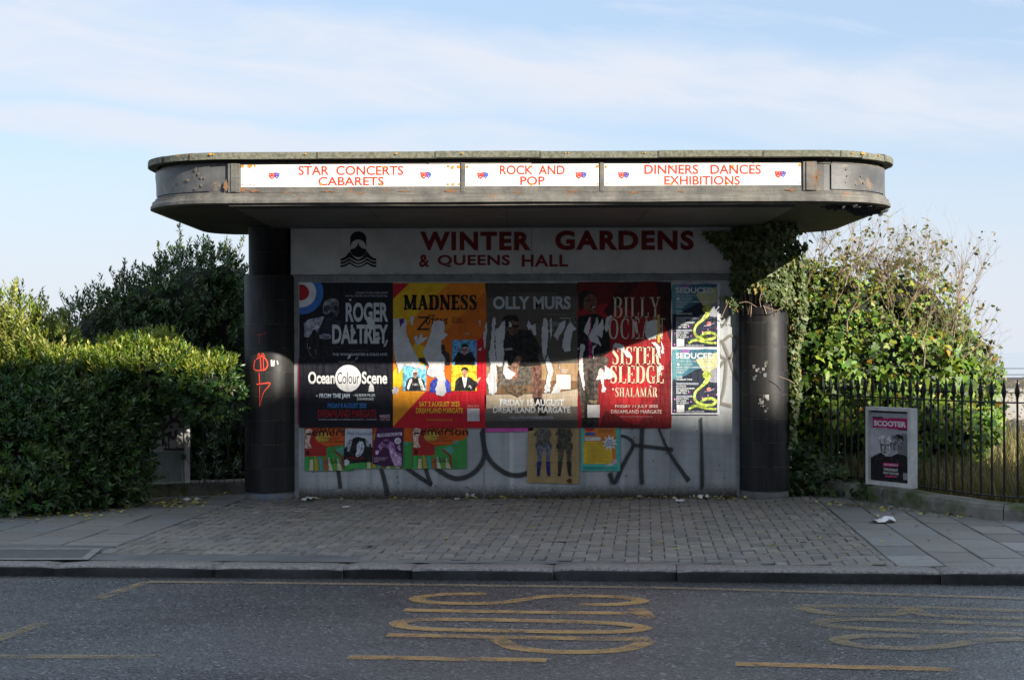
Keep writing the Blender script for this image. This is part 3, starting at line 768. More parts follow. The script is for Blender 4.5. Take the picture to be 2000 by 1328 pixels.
class Flat:
    """flat printed matter on a vertical plane: every patch is laid a hair in front of the one before"""
    def __init__(s, root, mapper, base=.003):
        s.root = root; s.map = mapper; s.base = base; s.k = 0; s.parts = {}
    def _put(s, part, col, V, F):
        s.k += 1
        mb, mats = s.parts.setdefault(part, (MB(), []))
        m = col if isinstance(col, bpy.types.Material) else paper(col, part.startswith('picture'))
        if m not in mats: mats.append(m)
        d = s.base+s.k*.00013
        mb.add([s.map(x, y, d) for x, y in V], F, mats.index(m))
    def poly(s, part, col, pts): s._put(part, col, pts, [tuple(range(len(pts)))])
    def rect(s, part, col, x0, y0, x1, y1): s.poly(part, col, [(x0, y1), (x1, y1), (x1, y0), (x0, y0)])
    def ell(s, part, col, cx, cy, rx, ry=None, n=28, clip=None, a0=0, a1=360):
        ry = ry or rx
        p = [(cx+rx*math.cos(R(a0+(a1-a0)*i/n)), cy+ry*math.sin(R(a0+(a1-a0)*i/n))) for i in range(n+(a1-a0 != 360))]
        if clip: p = [(min(max(x, clip[0]), clip[2]), min(max(y, clip[1]), clip[3])) for x, y in p]
        s.poly(part, col, p[::-1])
    def line(s, part, col, pts, w, smooth=True):
        q = smooth_line([(x, y, 0) for x, y in pts], 5) if smooth and len(pts) > 2 else [Vector((x, y, 0)) for x, y in pts]
        m_ = MB(); ribbon(m_, q, w, ZUP); s._put(part, col, [(a, b) for a, b, _ in m_.v], m_.f)
    def text(s, part, col, st, x0, y0, x1, y1, off=.0, serif=None, skew=0, space=1.0):
        V, F = serif_tris(st, **serif) if serif is not None else text_tris(st, off, space)
        s.tn = getattr(s, 'tn', 0)+1
        s._put('%s#%d' % (part, s.tn) if '#' not in part else part, col, [(x0+(x1-x0)*a+skew*b*(y1-y0), y1+(y0-y1)*b) for a, b in V], F)
    def done(s, order=None):
        out = {}
        for n, (mb, mats) in s.parts.items(): out[n] = mb.build(n.split('#')[0], mats, s.root)
        return out
def jag(pts, n=4, amp=2.0, seed=None):
    rr = random.Random(seed if seed is not None else random.random()); out = []
    for i in range(len(pts)):
        a, b = pts[i], pts[(i+1) % len(pts)]
        for k in range(n):
            t = k/n; out.append((a[0]+(b[0]-a[0])*t+rr.uniform(-amp, amp)*(k > 0), a[1]+(b[1]-a[1])*t+rr.uniform(-amp, amp)*(k > 0)))
    return out
def wallmap(Y):
    def f(px, py, d):
        p = P(px, py, Y); p.y -= d; return p
    return f

# ---------------------------------------------------------------- signs
RED = (224, 66, 48); MAROON = (112, 18, 24); INK = (10, 12, 16)
def mask_emblem(F, x, y, s=1.0):
    p = 'emblem#%d' % x
    F.poly(p, (60, 72, 176), [(x+1, y-5.5*s), (x+10*s, y-3.2*s), (x+9*s, y+1.5*s), (x+5.5*s, y+6*s), (x+1*s, y+4*s)][::-1])
    F.rect(p, (225, 225, 235), x+2.8*s, y-2.0*s, x+4.4*s, y-1.2*s); F.rect(p, (225, 225, 235), x+6.2*s, y-1.1*s, x+7.8*s, y-.3*s); F.rect(p, (225, 225, 235), x+3.2*s, y+2.0*s, x+6*s, y+3*s)
    F.poly(p, RED, [(x-10*s, y-4.6*s), (x-4.5*s, y-4*s), (x+1.6*s, y-4.6*s), (x+1.2*s, y+3*s), (x-3.5*s, y+7.4*s), (x-8.6*s, y+4*s)][::-1])
    F.rect(p, (235, 228, 225), x-7.6*s, y-1.5*s, x-5.8*s, y-.7*s); F.rect(p, (235, 228, 225), x-2.6*s, y-1.5*s, x-.8*s, y-.7*s); F.poly(p, (235, 228, 225), [(x-7*s, y+2.4*s), (x-3.7*s, y+4.2*s), (x-.6*s, y+2.4*s), (x-3.7*s, y+3*s)][::-1])
def rust(F, spots):
    for x, y, s in spots:
        k_ = 'rust_stain#%d_%d' % (x, y); F.poly(k_, (212, 150, 62), [(x+s*random.uniform(.6, 1.4)*math.cos(t), y-s*random.uniform(.6, 1.3)*math.sin(t)) for t in [2*math.pi*k/11 for k in range(11)]])
        F.ell(k_, (86, 52, 28), x+.3, y, .8, n=8)
def fascia_sign(label, x0, x1, dy, texts, masks, spots):
    y0, y1 = 321+dy, 364.3+dy
    t = thing('fascia_sign', label, 'sign', P((x0+x1)/2, y1, YF-.03), 'white sign boards along the canopy front')
    mb = MB(); a = P(x0, y1, YF); b_ = P(x1, y0, YF)
    mb.box(a.x, b_.x, YF-.012, YF-.001, zs0, zs1-.002); mb.build('board', M_ENAM, t)
    F = Flat(t, wallmap(YF), .0125)
    for s, q, off in texts: F.text('lettering', RED, s, *q, off=off)
    for x, y in masks: mask_emblem(F, x, y, 1.12)
    rust(F, spots); F.done()
fascia_sign('left fascia board, white with red capitals about star concerts and cabarets', 471, 899, .0, [
    ('STAR  CONCERTS', (583, 324.5, 788, 343), .024), ('CABARETS', (622, 346, 750, 363.4), .024)], [(536, 343), (832, 342)],
    [(474, 325, 3.0), (489, 325, 4.5), (498, 325, 2.2), (474, 361, 1.5), (490, 361, 1.4), (497, 361, 1.4), (876, 325, 2.8), (884, 327, 3.5), (896, 326, 3.4), (875, 361, 2.4), (885, 361, 3), (897, 360, 2), (634, 326, 1.5), (751, 327, 3), (628, 360, 2.6), (744, 360, 2.6)])
fascia_sign('middle fascia board, short white one with red capitals about rock and pop', 909, 1170, .0, [
    ('ROCK  AND', (976, 323.5, 1103, 342), .024), ('POP', (1016, 345, 1064, 362.5), .024)], [(943, 342.5), (1135, 342)],
    [(913, 326, 3), (1166, 326, 3), (912, 360, 1.4), (1167, 360, 1.6), (1038, 326, 2.4), (1039, 360, 3)])
fascia_sign('right fascia board, white with red capitals about dinners, dances and exhibitions', 1180, 1565, -1.0, [
    ('DINNERS   DANCES', (1258, 322, 1486, 341), .024), ('EXHIBITIONS', (1297, 344, 1445, 362), .024)], [(1218, 342), (1524, 340)],
    [(1183, 326, 2.8), (1184, 359, 1.5), (1561, 323, 3), (1562, 358, 1.5), (1314, 326, 2), (1431, 325, 3), (1312, 359, 3), (1421, 358, 3)])

t = thing('main_sign', 'long white board above the posters with dark red capitals and a black wave emblem', 'sign', P(1007, 535, YW))
mb = MB(); sx0, sx1 = P(570, 490, YW).x, P(1446, 490, YW).x
mb.box(sx0, sx1, YW-.05, YW-.001, 2.432, 2.928, bev=.003); bo = mb.build('board', M_WHITE, t)
mb = MB(); zz = 2.432
mb.box(sx0-.004, sx1+.004, YW-.062, YW-.048, 2.428, 2.448); mb.box(sx0-.003, sx0+.018, YW-.060, YW-.048, 2.45, 2.926)
mb.build('edging', weathered('sign_edging', (.42, .41, .39), (.26, .25, .24), 12, .5), t)
F = Flat(t, wallmap(YW), .0505)
F.text('lettering', MAROON, 'WINTER', 821, 453.5, 1037, 490, off=.045, space=1.16); F.text('lettering', MAROON, 'GARDENS', 1084, 451, 1354, 489.5, off=.045, space=1.16)
F.text('lettering', MAROON, '&', 819, 498, 839.5, 522.5, off=.03); F.text('lettering', MAROON, 'QUEENS', 855, 498.5, 996, 522.5, off=.03, space=1.08); F.text('lettering', MAROON, 'HALL', 1019, 498, 1109, 521.5, off=.03, space=1.08)
F.rect('joint', (60, 58, 56), 1037.6, 447, 1038.4, 532)
def e(x, y): return (640+x/13.28, 440+y/13.28)
arc = lambda cx, cy, rx, ry, a0, a1, n=14: [(cx+rx*math.cos(R(a0+(a1-a0)*i/n)), cy-ry*math.sin(R(a0+(a1-a0)*i/n))) for i in range(n+1)]
cap = [(590, 560), (598, 400)]+arc(805, 370, 212, 200, 175, 5)+[(1012, 400), (1020, 560), (1000, 555)]+arc(805, 585, 200, 205, 10, 170)+[(610, 555)]
F.poly('emblem', INK, [e(*p) for p in cap][::-1])
face = [(808, 450), (835, 540), (900, 600), (1025, 640)]+arc(810, 640, 212, 200, 0, -180)+[(590, 640), (710, 605), (780, 540)]
F.poly('emblem', INK, [e(*p) for p in face])
def wave(y0, th, peaks):
    top = []
    N = 12
    for i in range(N+1): x = 345+235*i/N; top.append((x, y0-peaks*(i/N)**2.2))
    for i in range(1, 2*N): x = 580+455*i/(2*N); k = abs(i-N)/N; top.append((x, y0+30-(peaks+30)*k**1.7))
    for i in range(N+1): x = 1035+237*i/N; top.append((x, y0-peaks*(1-i/N)**2.2))
    bot = []
    p2 = min(peaks, 95)
    for i in range(N+1): x = 345+235*i/N; bot.append((x, y0+th-p2*(i/N)**2))
    for i in range(1, 2*N): x = 580+455*i/(2*N); k = abs(i-N)/N; bot.append((x, y0+th+6-(p2+6)*k**1.6))
    for i in range(N+1): x = 1035+237*i/N; bot.append((x, y0+th-p2*(1-i/N)**2))
    V = [e(*p) for p in top+bot]; n = len(top)
    F._put('emblem', INK, V, [(n+i, n+i+1, i+1, i) for i in range(n-1)])
wave(868, 66, 185); wave(955, 62, 95); wave(1040, 58, 92)
F.done()
# ================================================================ POSTERS ON THE FRONT SCREEN
PAPER = (205, 205, 208)
def crop(ox, oy, s):
    return lambda x, y: (ox+x/s, oy+y/s)
class Poster(Flat):
    def __init__(s, label, rect, col, lay, cr=None, group='posters pasted on the kiosk front', sheet=None, cat='poster', name='poster'):
        x0, y0, x1, y1 = rect
        s.rect_px = rect
        root = thing(name, label, cat, P((x0+x1)/2, y1, YW-.01), group)
        super().__init__(root, wallmap(YW), .016+.004*lay)
        mb = MB(); d = s.base-.0005
        pts = sheet or [(x0, y1), (x1, y1), (x1, y0), (x0, y0)]
        V = [s.map(x, y, d) for x, y in pts]; n = len(V)
        mb.face(V)
        W2 = [p+Vector((0, .0012, 0)) for p in V]; mb.face(W2[::-1])
        for i in range(n): j = (i+1) % n; mb.face([V[j], V[i], W2[i], W2[j]])
        mb.build('paper_sheet', paper(col), root)
        s.c = cr
    def t(s, st, x0, y0, x1, y1, col, off=.0, serif=None, part='lettering', skew=0):
        a = s.c(x0, y0); b = s.c(x1, y1); s.text(part, col, st, a[0], a[1], b[0], b[1], off, serif, skew)
    def p(s, part, col, pts, j=0, amp=0, seed=1):
        q = [s.c(*a) for a in pts]
        if j: q = jag(q, j*(2 if 'torn' in part else 1), amp*(1.5 if 'torn' in part else 1), seed)
        s.poly(part, col, q)
    def tear(s, pts, seed=1, amp=1.1, n=4): s.p('torn_patch#%d' % seed, PAPER, pts, n, amp, seed)
    def r(s, part, col, x0, y0, x1, y1): s.p(part, col, [(x0, y1), (x1, y1), (x1, y0), (x0, y0)])
    def l(s, part, col, pts, w, smooth=True): s.line(part, col, [s.c(*a) for a in pts], w, smooth)
    def o(s, part, col, cx, cy, rx, ry=None, **k):
        a = s.c(cx, cy); b = s.c(cx+rx, cy+(ry or rx)); s.ell(part, col, a[0], a[1], b[0]-a[0], b[1]-a[1], **k)

# ---- backing scraps that show at the edges of the big posters
q = Poster('narrow pink strip of an older poster showing under the grey poster', (948, 834, 1042, 843), (214, 90, 176), 0, name='poster_strip', cat='poster scrap', sheet=[(948, 843.5), (1030, 842), (1042, 840), (1042, 830), (948, 830)])
q.done()
# ---- navy poster with the target
q = Poster('navy and black poster with a red white and blue target and a guitarist', (585, 552, 768, 835), (17, 18, 30), 1, crop(580, 545, 4.5)); box = (585, 552, 768, 835)
q.ell('target', (60, 118, 196), 588.5, 571.5, 43.5, 43, clip=box, n=48); q.ell('target', (225, 226, 230), 588.5, 571.5, 29.5, 29, clip=box, n=40); q.ell('target', (178, 28, 40), 588.5, 571.5, 15.8, 15.5, clip=box, n=32)
G1, G2, G3 = (120, 122, 140), (66, 68, 84), (160, 162, 178)
q.p('picture', (8, 8, 14), [(60, 520), (30, 700), (160, 705), (310, 640), (430, 560), (330, 420), (250, 340)][::-1])
q.p('picture', (128, 128, 140), [(228, 250), (240, 205), (280, 175), (330, 170), (362, 190), (370, 230), (330, 225), (300, 250), (290, 300), (250, 310), (228, 295)], 3, 1.0, 3)
q.p('picture', (84, 84, 98), [(300, 215), (355, 205), (368, 240), (372, 290), (352, 335), (318, 340), (296, 300), (290, 255)])
q.p('picture', (12, 12, 18), [(322, 243), (366, 241), (362, 264), (340, 268), (322, 256)]); q.p('picture', (30, 30, 40), [(300, 290), (330, 300), (352, 335), (318, 340), (298, 310)][::-1]); q.p('picture', (60, 60, 72), [(240, 240), (290, 225), (300, 262), (270, 300), (240, 290)][::-1], 3, .8); q.l('picture', (150, 152, 165), [(240, 225), (290, 185), (345, 180)], 1.0)
q.p('picture', (30, 30, 42), [(250, 330), (315, 345), (405, 375), (380, 480), (230, 500), (150, 470), (170, 370)], 2, 1, 6)
q.p('picture', G3, [(62, 390), (120, 350), (195, 340), (245, 330), (215, 400), (180, 470), (150, 440), (110, 510), (66, 505)], 3, 1.5, 8)
q.p('picture', G1, [(195, 495), (240, 480), (300, 488), (305, 520), (250, 530), (205, 525)], 2, .8, 2)
q.l('picture', G1, [(100, 530), (95, 600), (125, 670), (165, 700)], .9); q.l('picture', G2, [(410, 570), (380, 600), (320, 605), (295, 660), (265, 690)], .9); q.l('picture', G3, [(110, 600), (120, 610)], 1.4); q.l('picture', G1, [(165, 620), (172, 665)], 1.2)
L = (205, 205, 212)
q.t('A CHANCE TO SEE A LIVING LEGEND', 515, 112, 800, 131, (170, 170, 185), .01); q.t('PLAY ALL THE HITS, ON A STAR STACKED BILL', 428, 141, 800, 160, (170, 170, 185), .01)
q.t('ROGER', 430, 207, 803, 378, L, .035); q.t('DALTREY', 312, 400, 803, 568, L, .035)
q.t('PERFORMING', 475, 619, 630, 636, (84, 84, 92), .01); q.t('THE WHO, RARITIES & SOLO HITS', 313, 651, 795, 677, (190, 190, 198), .022); q.t('PLUS SPECIAL GUESTS', 368, 719, 515, 738, (120, 120, 128), .01)
q.o('lettering', (226, 226, 226), 452, 872, 115, 118)
q.t('Ocean', 101, 813, 335, 921, (226, 226, 226), .028); q.t('Scene', 572, 813, 795, 921, (226, 226, 226), .028)
q.t('Colour', 356, 818, 550, 920, (28, 28, 30), .0)
q.p('lettering', (226, 226, 226), [(630, 988), (637, 940), (650, 918), (662, 918), (676, 940), (680, 988)][::-1])
q.t('• FROM THE JAM', 172, 1005, 466, 1055, (196, 212, 226), .025); q.t('• DJ EDDIE PILLER', 500, 1009, 690, 1038, (205, 215, 222), .02); q.t('(THE MODCAST)', 530, 1043, 676, 1068, (205, 215, 222), .02)
q.t('FRIDAY 8 AUGUST 2025', 272, 1090, 612, 1132, (62, 128, 196), .025); q.t('DREAMLAND MARGATE', 186, 1147, 700, 1214, (150, 26, 34), .03)
q.t('TICKETS AVAILABLE AT DREAMLAND.CO.UK  |  AXS.COM', 188, 1227, 700, 1242, (190, 190, 192), .01); q.t('MARGATE', 730, 1190, 818, 1219, (214, 180, 190), .02); q.t('SUMMER SERIES', 730, 1225, 818, 1243, (190, 140, 155), .01)
for k, pts in enumerate([[(455, 180), (480, 175), (475, 195)], [(600, 340), (640, 330), (690, 370), (680, 440), (650, 450), (625, 400)], [(470, 450), (500, 430), (520, 470), (490, 520)], [(690, 520), (720, 505), (738, 520), (700, 555)], [(760, 598), (790, 530), (803, 540), (780, 590)], [(440, 715), (455, 670), (480, 650), (470, 690)], [(510, 710), (540, 675), (530, 700)], [(590, 560), (600, 440), (625, 480), (615, 570)]]): q.tear(pts, k, .5, 3)
q.done()
# ---- yellow and orange poster
q = Poster('torn yellow, orange and red poster with men in dark jackets', (768, 553, 947.5, 835.5), (224, 180, 32), 1, crop(765, 545, 4.503))
q.p('sheet_colour', (222, 130, 26), [(832, 40), (500, 40), (13, 520), (13, 1308), (832, 1308)])
q.p('sheet_colour', (206, 104, 24), [(832, 100), (832, 1000), (300, 1000), (300, 640)])
q.p('sheet_colour', (228, 188, 34), [(13, 820), (210, 560), (310, 600), (300, 760), (13, 1000)])
q.p('sheet_colour', (190, 26, 40), [(13, 40), (155, 40), (13, 178)][::-1])
q.p('sheet_colour', (196, 24, 42), [(13, 1300), (300, 985), (745, 985), (750, 545), (832, 470), (832, 1308), (13, 1308)])
q.p('sheet_colour', (232, 152, 34), [(13, 985), (300, 985), (13, 1292)][::-1])
q.t('MADNESS', 106, 140, 750, 272, (18, 16, 14), 0, dict(T=.25, t=.10, sf=.12, gap=.10))
q.t('THE', 318, 313, 378, 340, (24, 20, 18), .02); q.t('Z', 215, 330, 330, 450, (24, 20, 18), .0, None, 'lettering', .1); q.t('UTONS', 300, 345, 490, 400, (24, 20, 18), .03, None, 'lettering', .12)
for i, s_ in enumerate(('THE LAST', 'TEN GUITARS', 'MARQUEE ACT')): q.t(s_, 528, 335+20*i, (610, 622, 640)[i], 350+20*i, (40, 26, 20), .02)
q.r('picture', (92, 160, 206), 530, 535, 748, 757)
mn = [0]
def man(x, y, s, coat, shirt, skin=(186, 138, 116), hat=None, hair=(50, 40, 36), gl=False, arm=0):
    a = lambda u, v: (x+u*s, y+v*s); mn[0] += 1; pn = 'picture#m%d' % mn[0]
    q.p(pn, coat, [a(-95, 120), a(-85, 30), a(-60, 0), a(-22, -14), a(22, -14), a(60, 0), a(88, 30), a(98, 120)][::-1])
    q.p(pn, shirt, [a(-24, -14), a(24, -14), a(14, 60), a(0, 95), a(-14, 60)][::-1])
    q.o(pn, skin, *a(0, -48), 25*s, 34*s, n=16); q.p(pn, skin, [a(-12, -26), a(12, -26), a(14, -6), a(0, 6), a(-14, -6)][::-1])
    if hat: q.p(pn, hat, [a(-36, -66), a(-26, -92), a(0, -100), a(26, -92), a(36, -66), a(0, -74)])
    else: q.o(pn, hair, *a(0, -66), 25*s, 16*s, n=14)
    if gl: q.r(pn, (46, 20, 22), x-20*s, y-54*s, x+20*s, y-42*s)
    q.l(pn, tuple(int(c_*.5) for c_ in skin), [a(-9, -30), a(9, -30)], .6*s, False)
man(642, 665, .95, (20, 20, 24), (26, 26, 30), hat=(16, 15, 18), gl=True)
for sx in (-1, 1): q.p('picture', (178, 132, 112), [(642+sx*44, 600), (642+sx*56, 612), (642+sx*46, 650), (642+sx*30, 640)][::sx]); q.p('picture', (18, 18, 22), [(642+sx*30, 645), (642+sx*58, 640), (642+sx*112, 735), (642+sx*60, 700)][::sx])
q.r('picture', (112, 186, 216), 100, 757, 305, 983); man(208, 872, .92, (40, 40, 46), (26, 26, 30), hair=(196, 176, 160), gl=True)
q.p('picture', (226, 222, 216), [(135, 960), (160, 880), (178, 872), (180, 900), (150, 975)][::-1]); q.p('picture', (226, 222, 216), [(232, 872), (255, 870), (300, 975), (260, 975)][::-1])
q.t('MAN', 185, 915, 235, 938, (200, 200, 205), 0, None, 'picture')
man(427, 880, .98, (58, 72, 176), (220, 214, 208)); q.r('picture', (236, 196, 44), 525, 757, 748, 983); man(643, 868, .95, (30, 28, 32), (226, 222, 216), hat=(40, 34, 30))
q.p('picture', (30, 28, 32), [(700, 930), (728, 890), (770, 910), (735, 965)][::-1]); q.p('picture', (214, 168, 140), [(745, 900), (760, 868), (790, 862), (770, 890), (760, 920)][::-1])
q.p('picture', (24, 22, 24), [(112, 760), (118, 715), (140, 700), (150, 650), (170, 645), (182, 705), (215, 757)][::-1], 2, .6)
q.p('picture', (48, 40, 40), [(438, 757), (438, 570), (465, 580), (470, 635), (505, 650), (515, 757)][::-1], 2, .6); q.p('picture', (40, 30, 26), [(228, 720), (250, 690), (290, 690), (340, 757), (300, 757), (270, 735)][::-1], 2, .5)
q.t('SAT 2 AUGUST 2025', 243, 1076, 598, 1121, (246, 186, 58), .022); q.t('DREAMLAND MARGATE', 215, 1132, 627, 1179, (246, 186, 58), .022); q.t('MARGATESUMMERSERIES.CO.UK', 303, 1228, 536, 1246, (232, 150, 70), .005)
q.t('BOOK NOW', 668, 1109, 770, 1122, (236, 200, 190), .005); q.r('panel', (206, 200, 204), 665, 1136, 773, 1248)
T_ = [[(18, 345), (60, 350), (95, 345), (135, 365), (128, 470), (155, 540), (185, 600), (230, 690), (255, 757), (300, 775), (270, 800), (180, 770), (110, 757), (60, 830), (50, 757), (30, 690), (18, 600)],
      [(380, 370), (430, 365), (470, 385), (460, 470), (500, 490), (470, 510), (440, 540), (435, 640), (470, 700), (460, 800), (470, 860), (482, 990), (455, 1028), (395, 1020), (385, 960), (408, 890), (395, 860), (340, 860), (310, 830), (330, 757), (290, 690), (275, 640), (310, 570), (340, 480), (355, 400)],
      [(200, 520), (215, 490), (235, 530), (262, 470), (280, 520), (318, 510), (285, 545), (235, 585), (215, 570)], [(160, 360), (180, 330), (200, 335), (190, 400), (175, 400)], [(5, 985), (20, 950), (50, 945), (65, 975), (40, 1015), (10, 1000)], [(805, 480), (822, 450), (830, 590), (812, 600)], [(765, 370), (780, 360), (785, 400), (772, 415)], [(755, 625), (775, 610), (790, 600), (785, 630)], [(650, 475), (670, 470), (685, 490), (660, 490)], [(675, 935), (695, 935), (705, 960), (690, 962)]]
for k, pts in enumerate(T_): q.tear(pts, k+20, .9, 4)
q.p('torn_patch#a', (88, 46, 124), [(68, 352), (110, 348), (112, 380), (90, 400), (78, 425), (70, 390)][::-1], 2, .5)
q.done()
# ---- grey poster with the crouching man
q = Poster('torn grey-brown poster of a seated man in dark clothes beside a wall', (948, 553, 1128, 835.5), (88, 82, 76), 1, crop(945, 545, 4.353))
q.p('sheet_colour', (66, 62, 58), [(12, 36), (797, 36), (797, 150), (400, 130), (12, 160)][::-1]); q.p('sheet_colour', (104, 96, 86), [(12, 690), (797, 660), (797, 900), (12, 900)][::-1], 3, 1.2)
q.p('sheet_colour', (172, 140, 106), [(12, 745), (797, 715), (797, 880), (620, 870), (300, 880), (12, 880)][::-1], 3, 1.2)
q.p('sheet_colour', (124, 92, 64), [(12, 940), (250, 900), (420, 860), (797, 865), (797, 935), (500, 970), (12, 985)][::-1], 5, 2)
q.p('sheet_colour', (190, 172, 150), [(12, 985), (500, 975), (797, 935), (797, 1080), (12, 1100)][::-1], 3, 1); q.p('sheet_colour', (104, 97, 90), [(12, 1100), (797, 1080), (797, 1265), (12, 1265)][::-1], 3, .8); q.p('sheet_colour', (70, 66, 62), [(12, 1205), (797, 1195), (797, 1265), (12, 1265)][::-1], 3, .8)
q.p('picture', (96, 78, 60), [(120, 870), (250, 850), (330, 900), (370, 940), (330, 985), (290, 1010), (120, 930)][::-1], 3, 1)
q.p('picture', (92, 84, 76), [(110, 745), (400, 745), (410, 900), (330, 905), (120, 900)][::-1], 2, .6)
q.p('picture', (26, 23, 22), [(170, 480), (200, 440), (260, 430), (320, 430), (390, 440), (440, 500), (485, 590), (480, 630), (455, 660), (490, 735), (350, 745), (220, 735), (175, 680)][::-1], 2, .7)
q.p('picture', (112, 78, 66), [(398, 740), (490, 735), (497, 1000), (470, 1010), (412, 1008), (415, 880)][::-1], 2, .5); q.l('picture', (72, 50, 44), [(430, 760), (455, 870), (470, 1000)], 1.4)
q.p('picture', (20, 18, 18), [(420, 1010), (495, 1005), (535, 1120), (530, 1160), (470, 1160), (440, 1100)][::-1], 2, .5)
q.p('picture', (104, 80, 66), [(205, 380), (222, 345), (270, 340), (296, 370), (298, 410), (285, 455), (250, 480), (220, 465), (206, 425)][::-1]); q.p('picture', (18, 15, 14), [(160, 360), (170, 320), (215, 305), (275, 310), (298, 345), (290, 370), (255, 348), (222, 352), (208, 385), (195, 420)][::-1], 2, .7)
q.r('picture', (24, 20, 19), 222, 390, 292, 412); q.l('picture', (58, 42, 36), [(236, 448), (272, 446)], .9, False)
q.p('picture', (132, 100, 84), [(275, 660), (315, 650), (328, 680), (300, 720), (290, 790), (265, 800), (240, 795), (218, 800), (222, 750), (250, 700)][::-1], 2, .5)
for x in (232, 248, 264, 280): q.l('picture', (78, 56, 46), [(x, 745), (x-6, 795)], .5, False)
q.o('picture', (170, 108, 84), 245, 815, 46, 42)
q.l('picture', (46, 40, 38), [(320, 690), (400, 660), (470, 615)], 1.0); q.p('picture', (150, 146, 142), [(178, 590), (245, 585), (245, 605), (180, 610)][::-1])
W_ = (200, 200, 200)
q.t('OLLY MURS', 78, 147, 738, 258, (182, 186, 190), .035); q.r('lettering', (120, 120, 120), 205, 122, 620, 126); q.t('WITH SPECIAL GUEST', 535, 296, 710, 310, (130, 128, 126), .005)
q.t('LEMAR', 555, 365, 680, 405, (160, 165, 172), .0); q.r('lettering', W_, 645, 331, 735, 335); q.r('lettering', W_, 731, 331, 735, 380); q.r('lettering', W_, 530, 431, 600, 434); q.r('lettering', (150, 150, 150), 566, 434, 570, 515)
q.t('FRIDAY 15 AUGUST', 136, 1020, 680, 1077, (236, 236, 236), .035); q.t('DREAMLAND MARGATE', 78, 1083, 735, 1137, (200, 200, 200), .035); q.t('MARGATESUMMERSERIES.CO.UK', 216, 1166, 594, 1187, (176, 182, 190), .012)
q.t('BOOK YOUR', 655, 768, 715, 780, (236, 236, 236), .01); q.t('TICKETS', 660, 785, 708, 797, (236, 236, 236), .01); q.r('panel', (226, 222, 216), 616, 812, 737, 936)
T_ = [[(75, 340), (90, 325), (100, 360), (95, 450), (90, 560), (105, 690), (110, 800), (108, 960), (80, 985), (45, 980), (35, 900), (20, 860), (50, 780), (60, 720), (40, 660), (58, 560)], [(120, 420), (150, 375), (182, 345), (180, 470), (165, 560), (175, 640), (160, 735), (130, 745), (108, 730), (100, 560), (98, 430)], [(5, 480), (18, 370), (28, 380), (20, 560), (6, 600)],
      [(365, 400), (380, 350), (405, 395), (440, 380), (442, 480), (420, 470), (400, 420), (385, 435)], [(490, 470), (505, 345), (520, 330), (545, 360), (548, 480), (535, 620), (515, 690), (500, 640)], [(595, 490), (620, 430), (650, 370), (695, 350), (690, 410), (640, 490), (625, 520), (610, 500)], [(665, 580), (680, 470), (710, 400), (735, 360), (768, 410), (790, 425), (755, 445), (740, 520), (735, 610), (690, 622)], [(525, 720), (540, 640), (560, 700), (575, 720), (592, 780), (570, 850), (560, 960), (510, 970), (530, 860), (545, 790)], [(570, 970), (600, 900), (650, 870), (655, 935), (640, 970)], [(165, 800), (175, 700), (200, 690), (205, 760), (235, 780), (275, 800), (230, 850), (190, 850)], [(565, 500), (562, 340), (575, 330), (578, 480)], [(765, 340), (772, 320), (775, 375)], [(210, 400), (215, 360), (235, 375), (240, 405)], [(635, 735), (640, 720), (655, 770), (645, 760)]]
for k, pts in enumerate(T_): q.tear(pts, k+40, .8, 4)
q.done()
# ---- red poster
q = Poster('torn dark red poster of a tall man in a black suit', (1128, 552.5, 1310, 835.5), (150, 26, 32), 1, crop(1125, 545, 4.5))
q.p('sheet_colour', (92, 14, 20), [(13, 30), (835, 30), (835, 360), (560, 330), (330, 200), (13, 260)][::-1], 4, 2); q.p('sheet_colour', (46, 9, 13), [(700, 30), (835, 30), (835, 560), (760, 380), (730, 200)][::-1], 4, 1.5); q.p('sheet_colour', (60, 10, 15), [(400, 30), (560, 30), (300, 330), (240, 300)][::-1], 4, 1.5)
q.p('sheet_colour', (112, 18, 24), [(740, 900), (835, 700), (835, 1308), (500, 1308), (640, 1180)][::-1], 4, 2); q.p('sheet_colour', (176, 34, 38), [(330, 900), (560, 760), (700, 830), (560, 1100), (300, 1100)][::-1], 4, 2)
q.p('sheet_colour', (96, 14, 20), [(200, 1308), (260, 1150), (420, 1240), (620, 1308)][::-1], 4, 1.5)
q.p('picture', (17, 14, 15), [(20, 330), (110, 310), (190, 310), (240, 340), (290, 420), (300, 640), (240, 680), (200, 700), (120, 695), (15, 700), (13, 420)][::-1], 2, .6)
q.p('picture', (78, 68, 62), [(70, 700), (285, 680), (290, 740), (220, 800), (195, 950), (195, 1300), (60, 1300), (40, 1100), (13, 950), (20, 740)][::-1], 2, .6); q.p('picture', (48, 42, 38), [(110, 800), (150, 800), (160, 1080), (195, 1220), (195, 1300), (60, 1300), (75, 1050)][::-1], 2, .6)
q.p('picture', (30, 26, 25), [(50, 1220), (200, 1220), (195, 1306), (50, 1306)][::-1])
q.p('picture', (96, 66, 52), [(60, 170), (80, 135), (130, 125), (170, 150), (188, 200), (190, 240), (168, 280), (175, 310), (130, 305), (100, 280), (64, 240)][::-1]); q.p('picture', (18, 14, 15), [(18, 180), (30, 130), (80, 100), (140, 110), (165, 140), (110, 132), (70, 165), (60, 260), (40, 290), (25, 240)][::-1], 2, .6)
q.p('picture', (206, 196, 186), [(138, 248), (166, 239), (167, 245), (144, 256)][::-1]); q.l('picture', (36, 24, 22), [(110, 192), (140, 188)], .8, False); q.l('picture', (36, 24, 22), [(155, 185), (178, 182)], .8, False); q.p('picture', (120, 86, 68), [(146, 195), (160, 225), (140, 228)])
q.p('picture', (150, 34, 92), [(112, 330), (135, 330), (140, 560), (142, 690), (112, 690), (108, 560)][::-1])
CRM = (222, 206, 178)
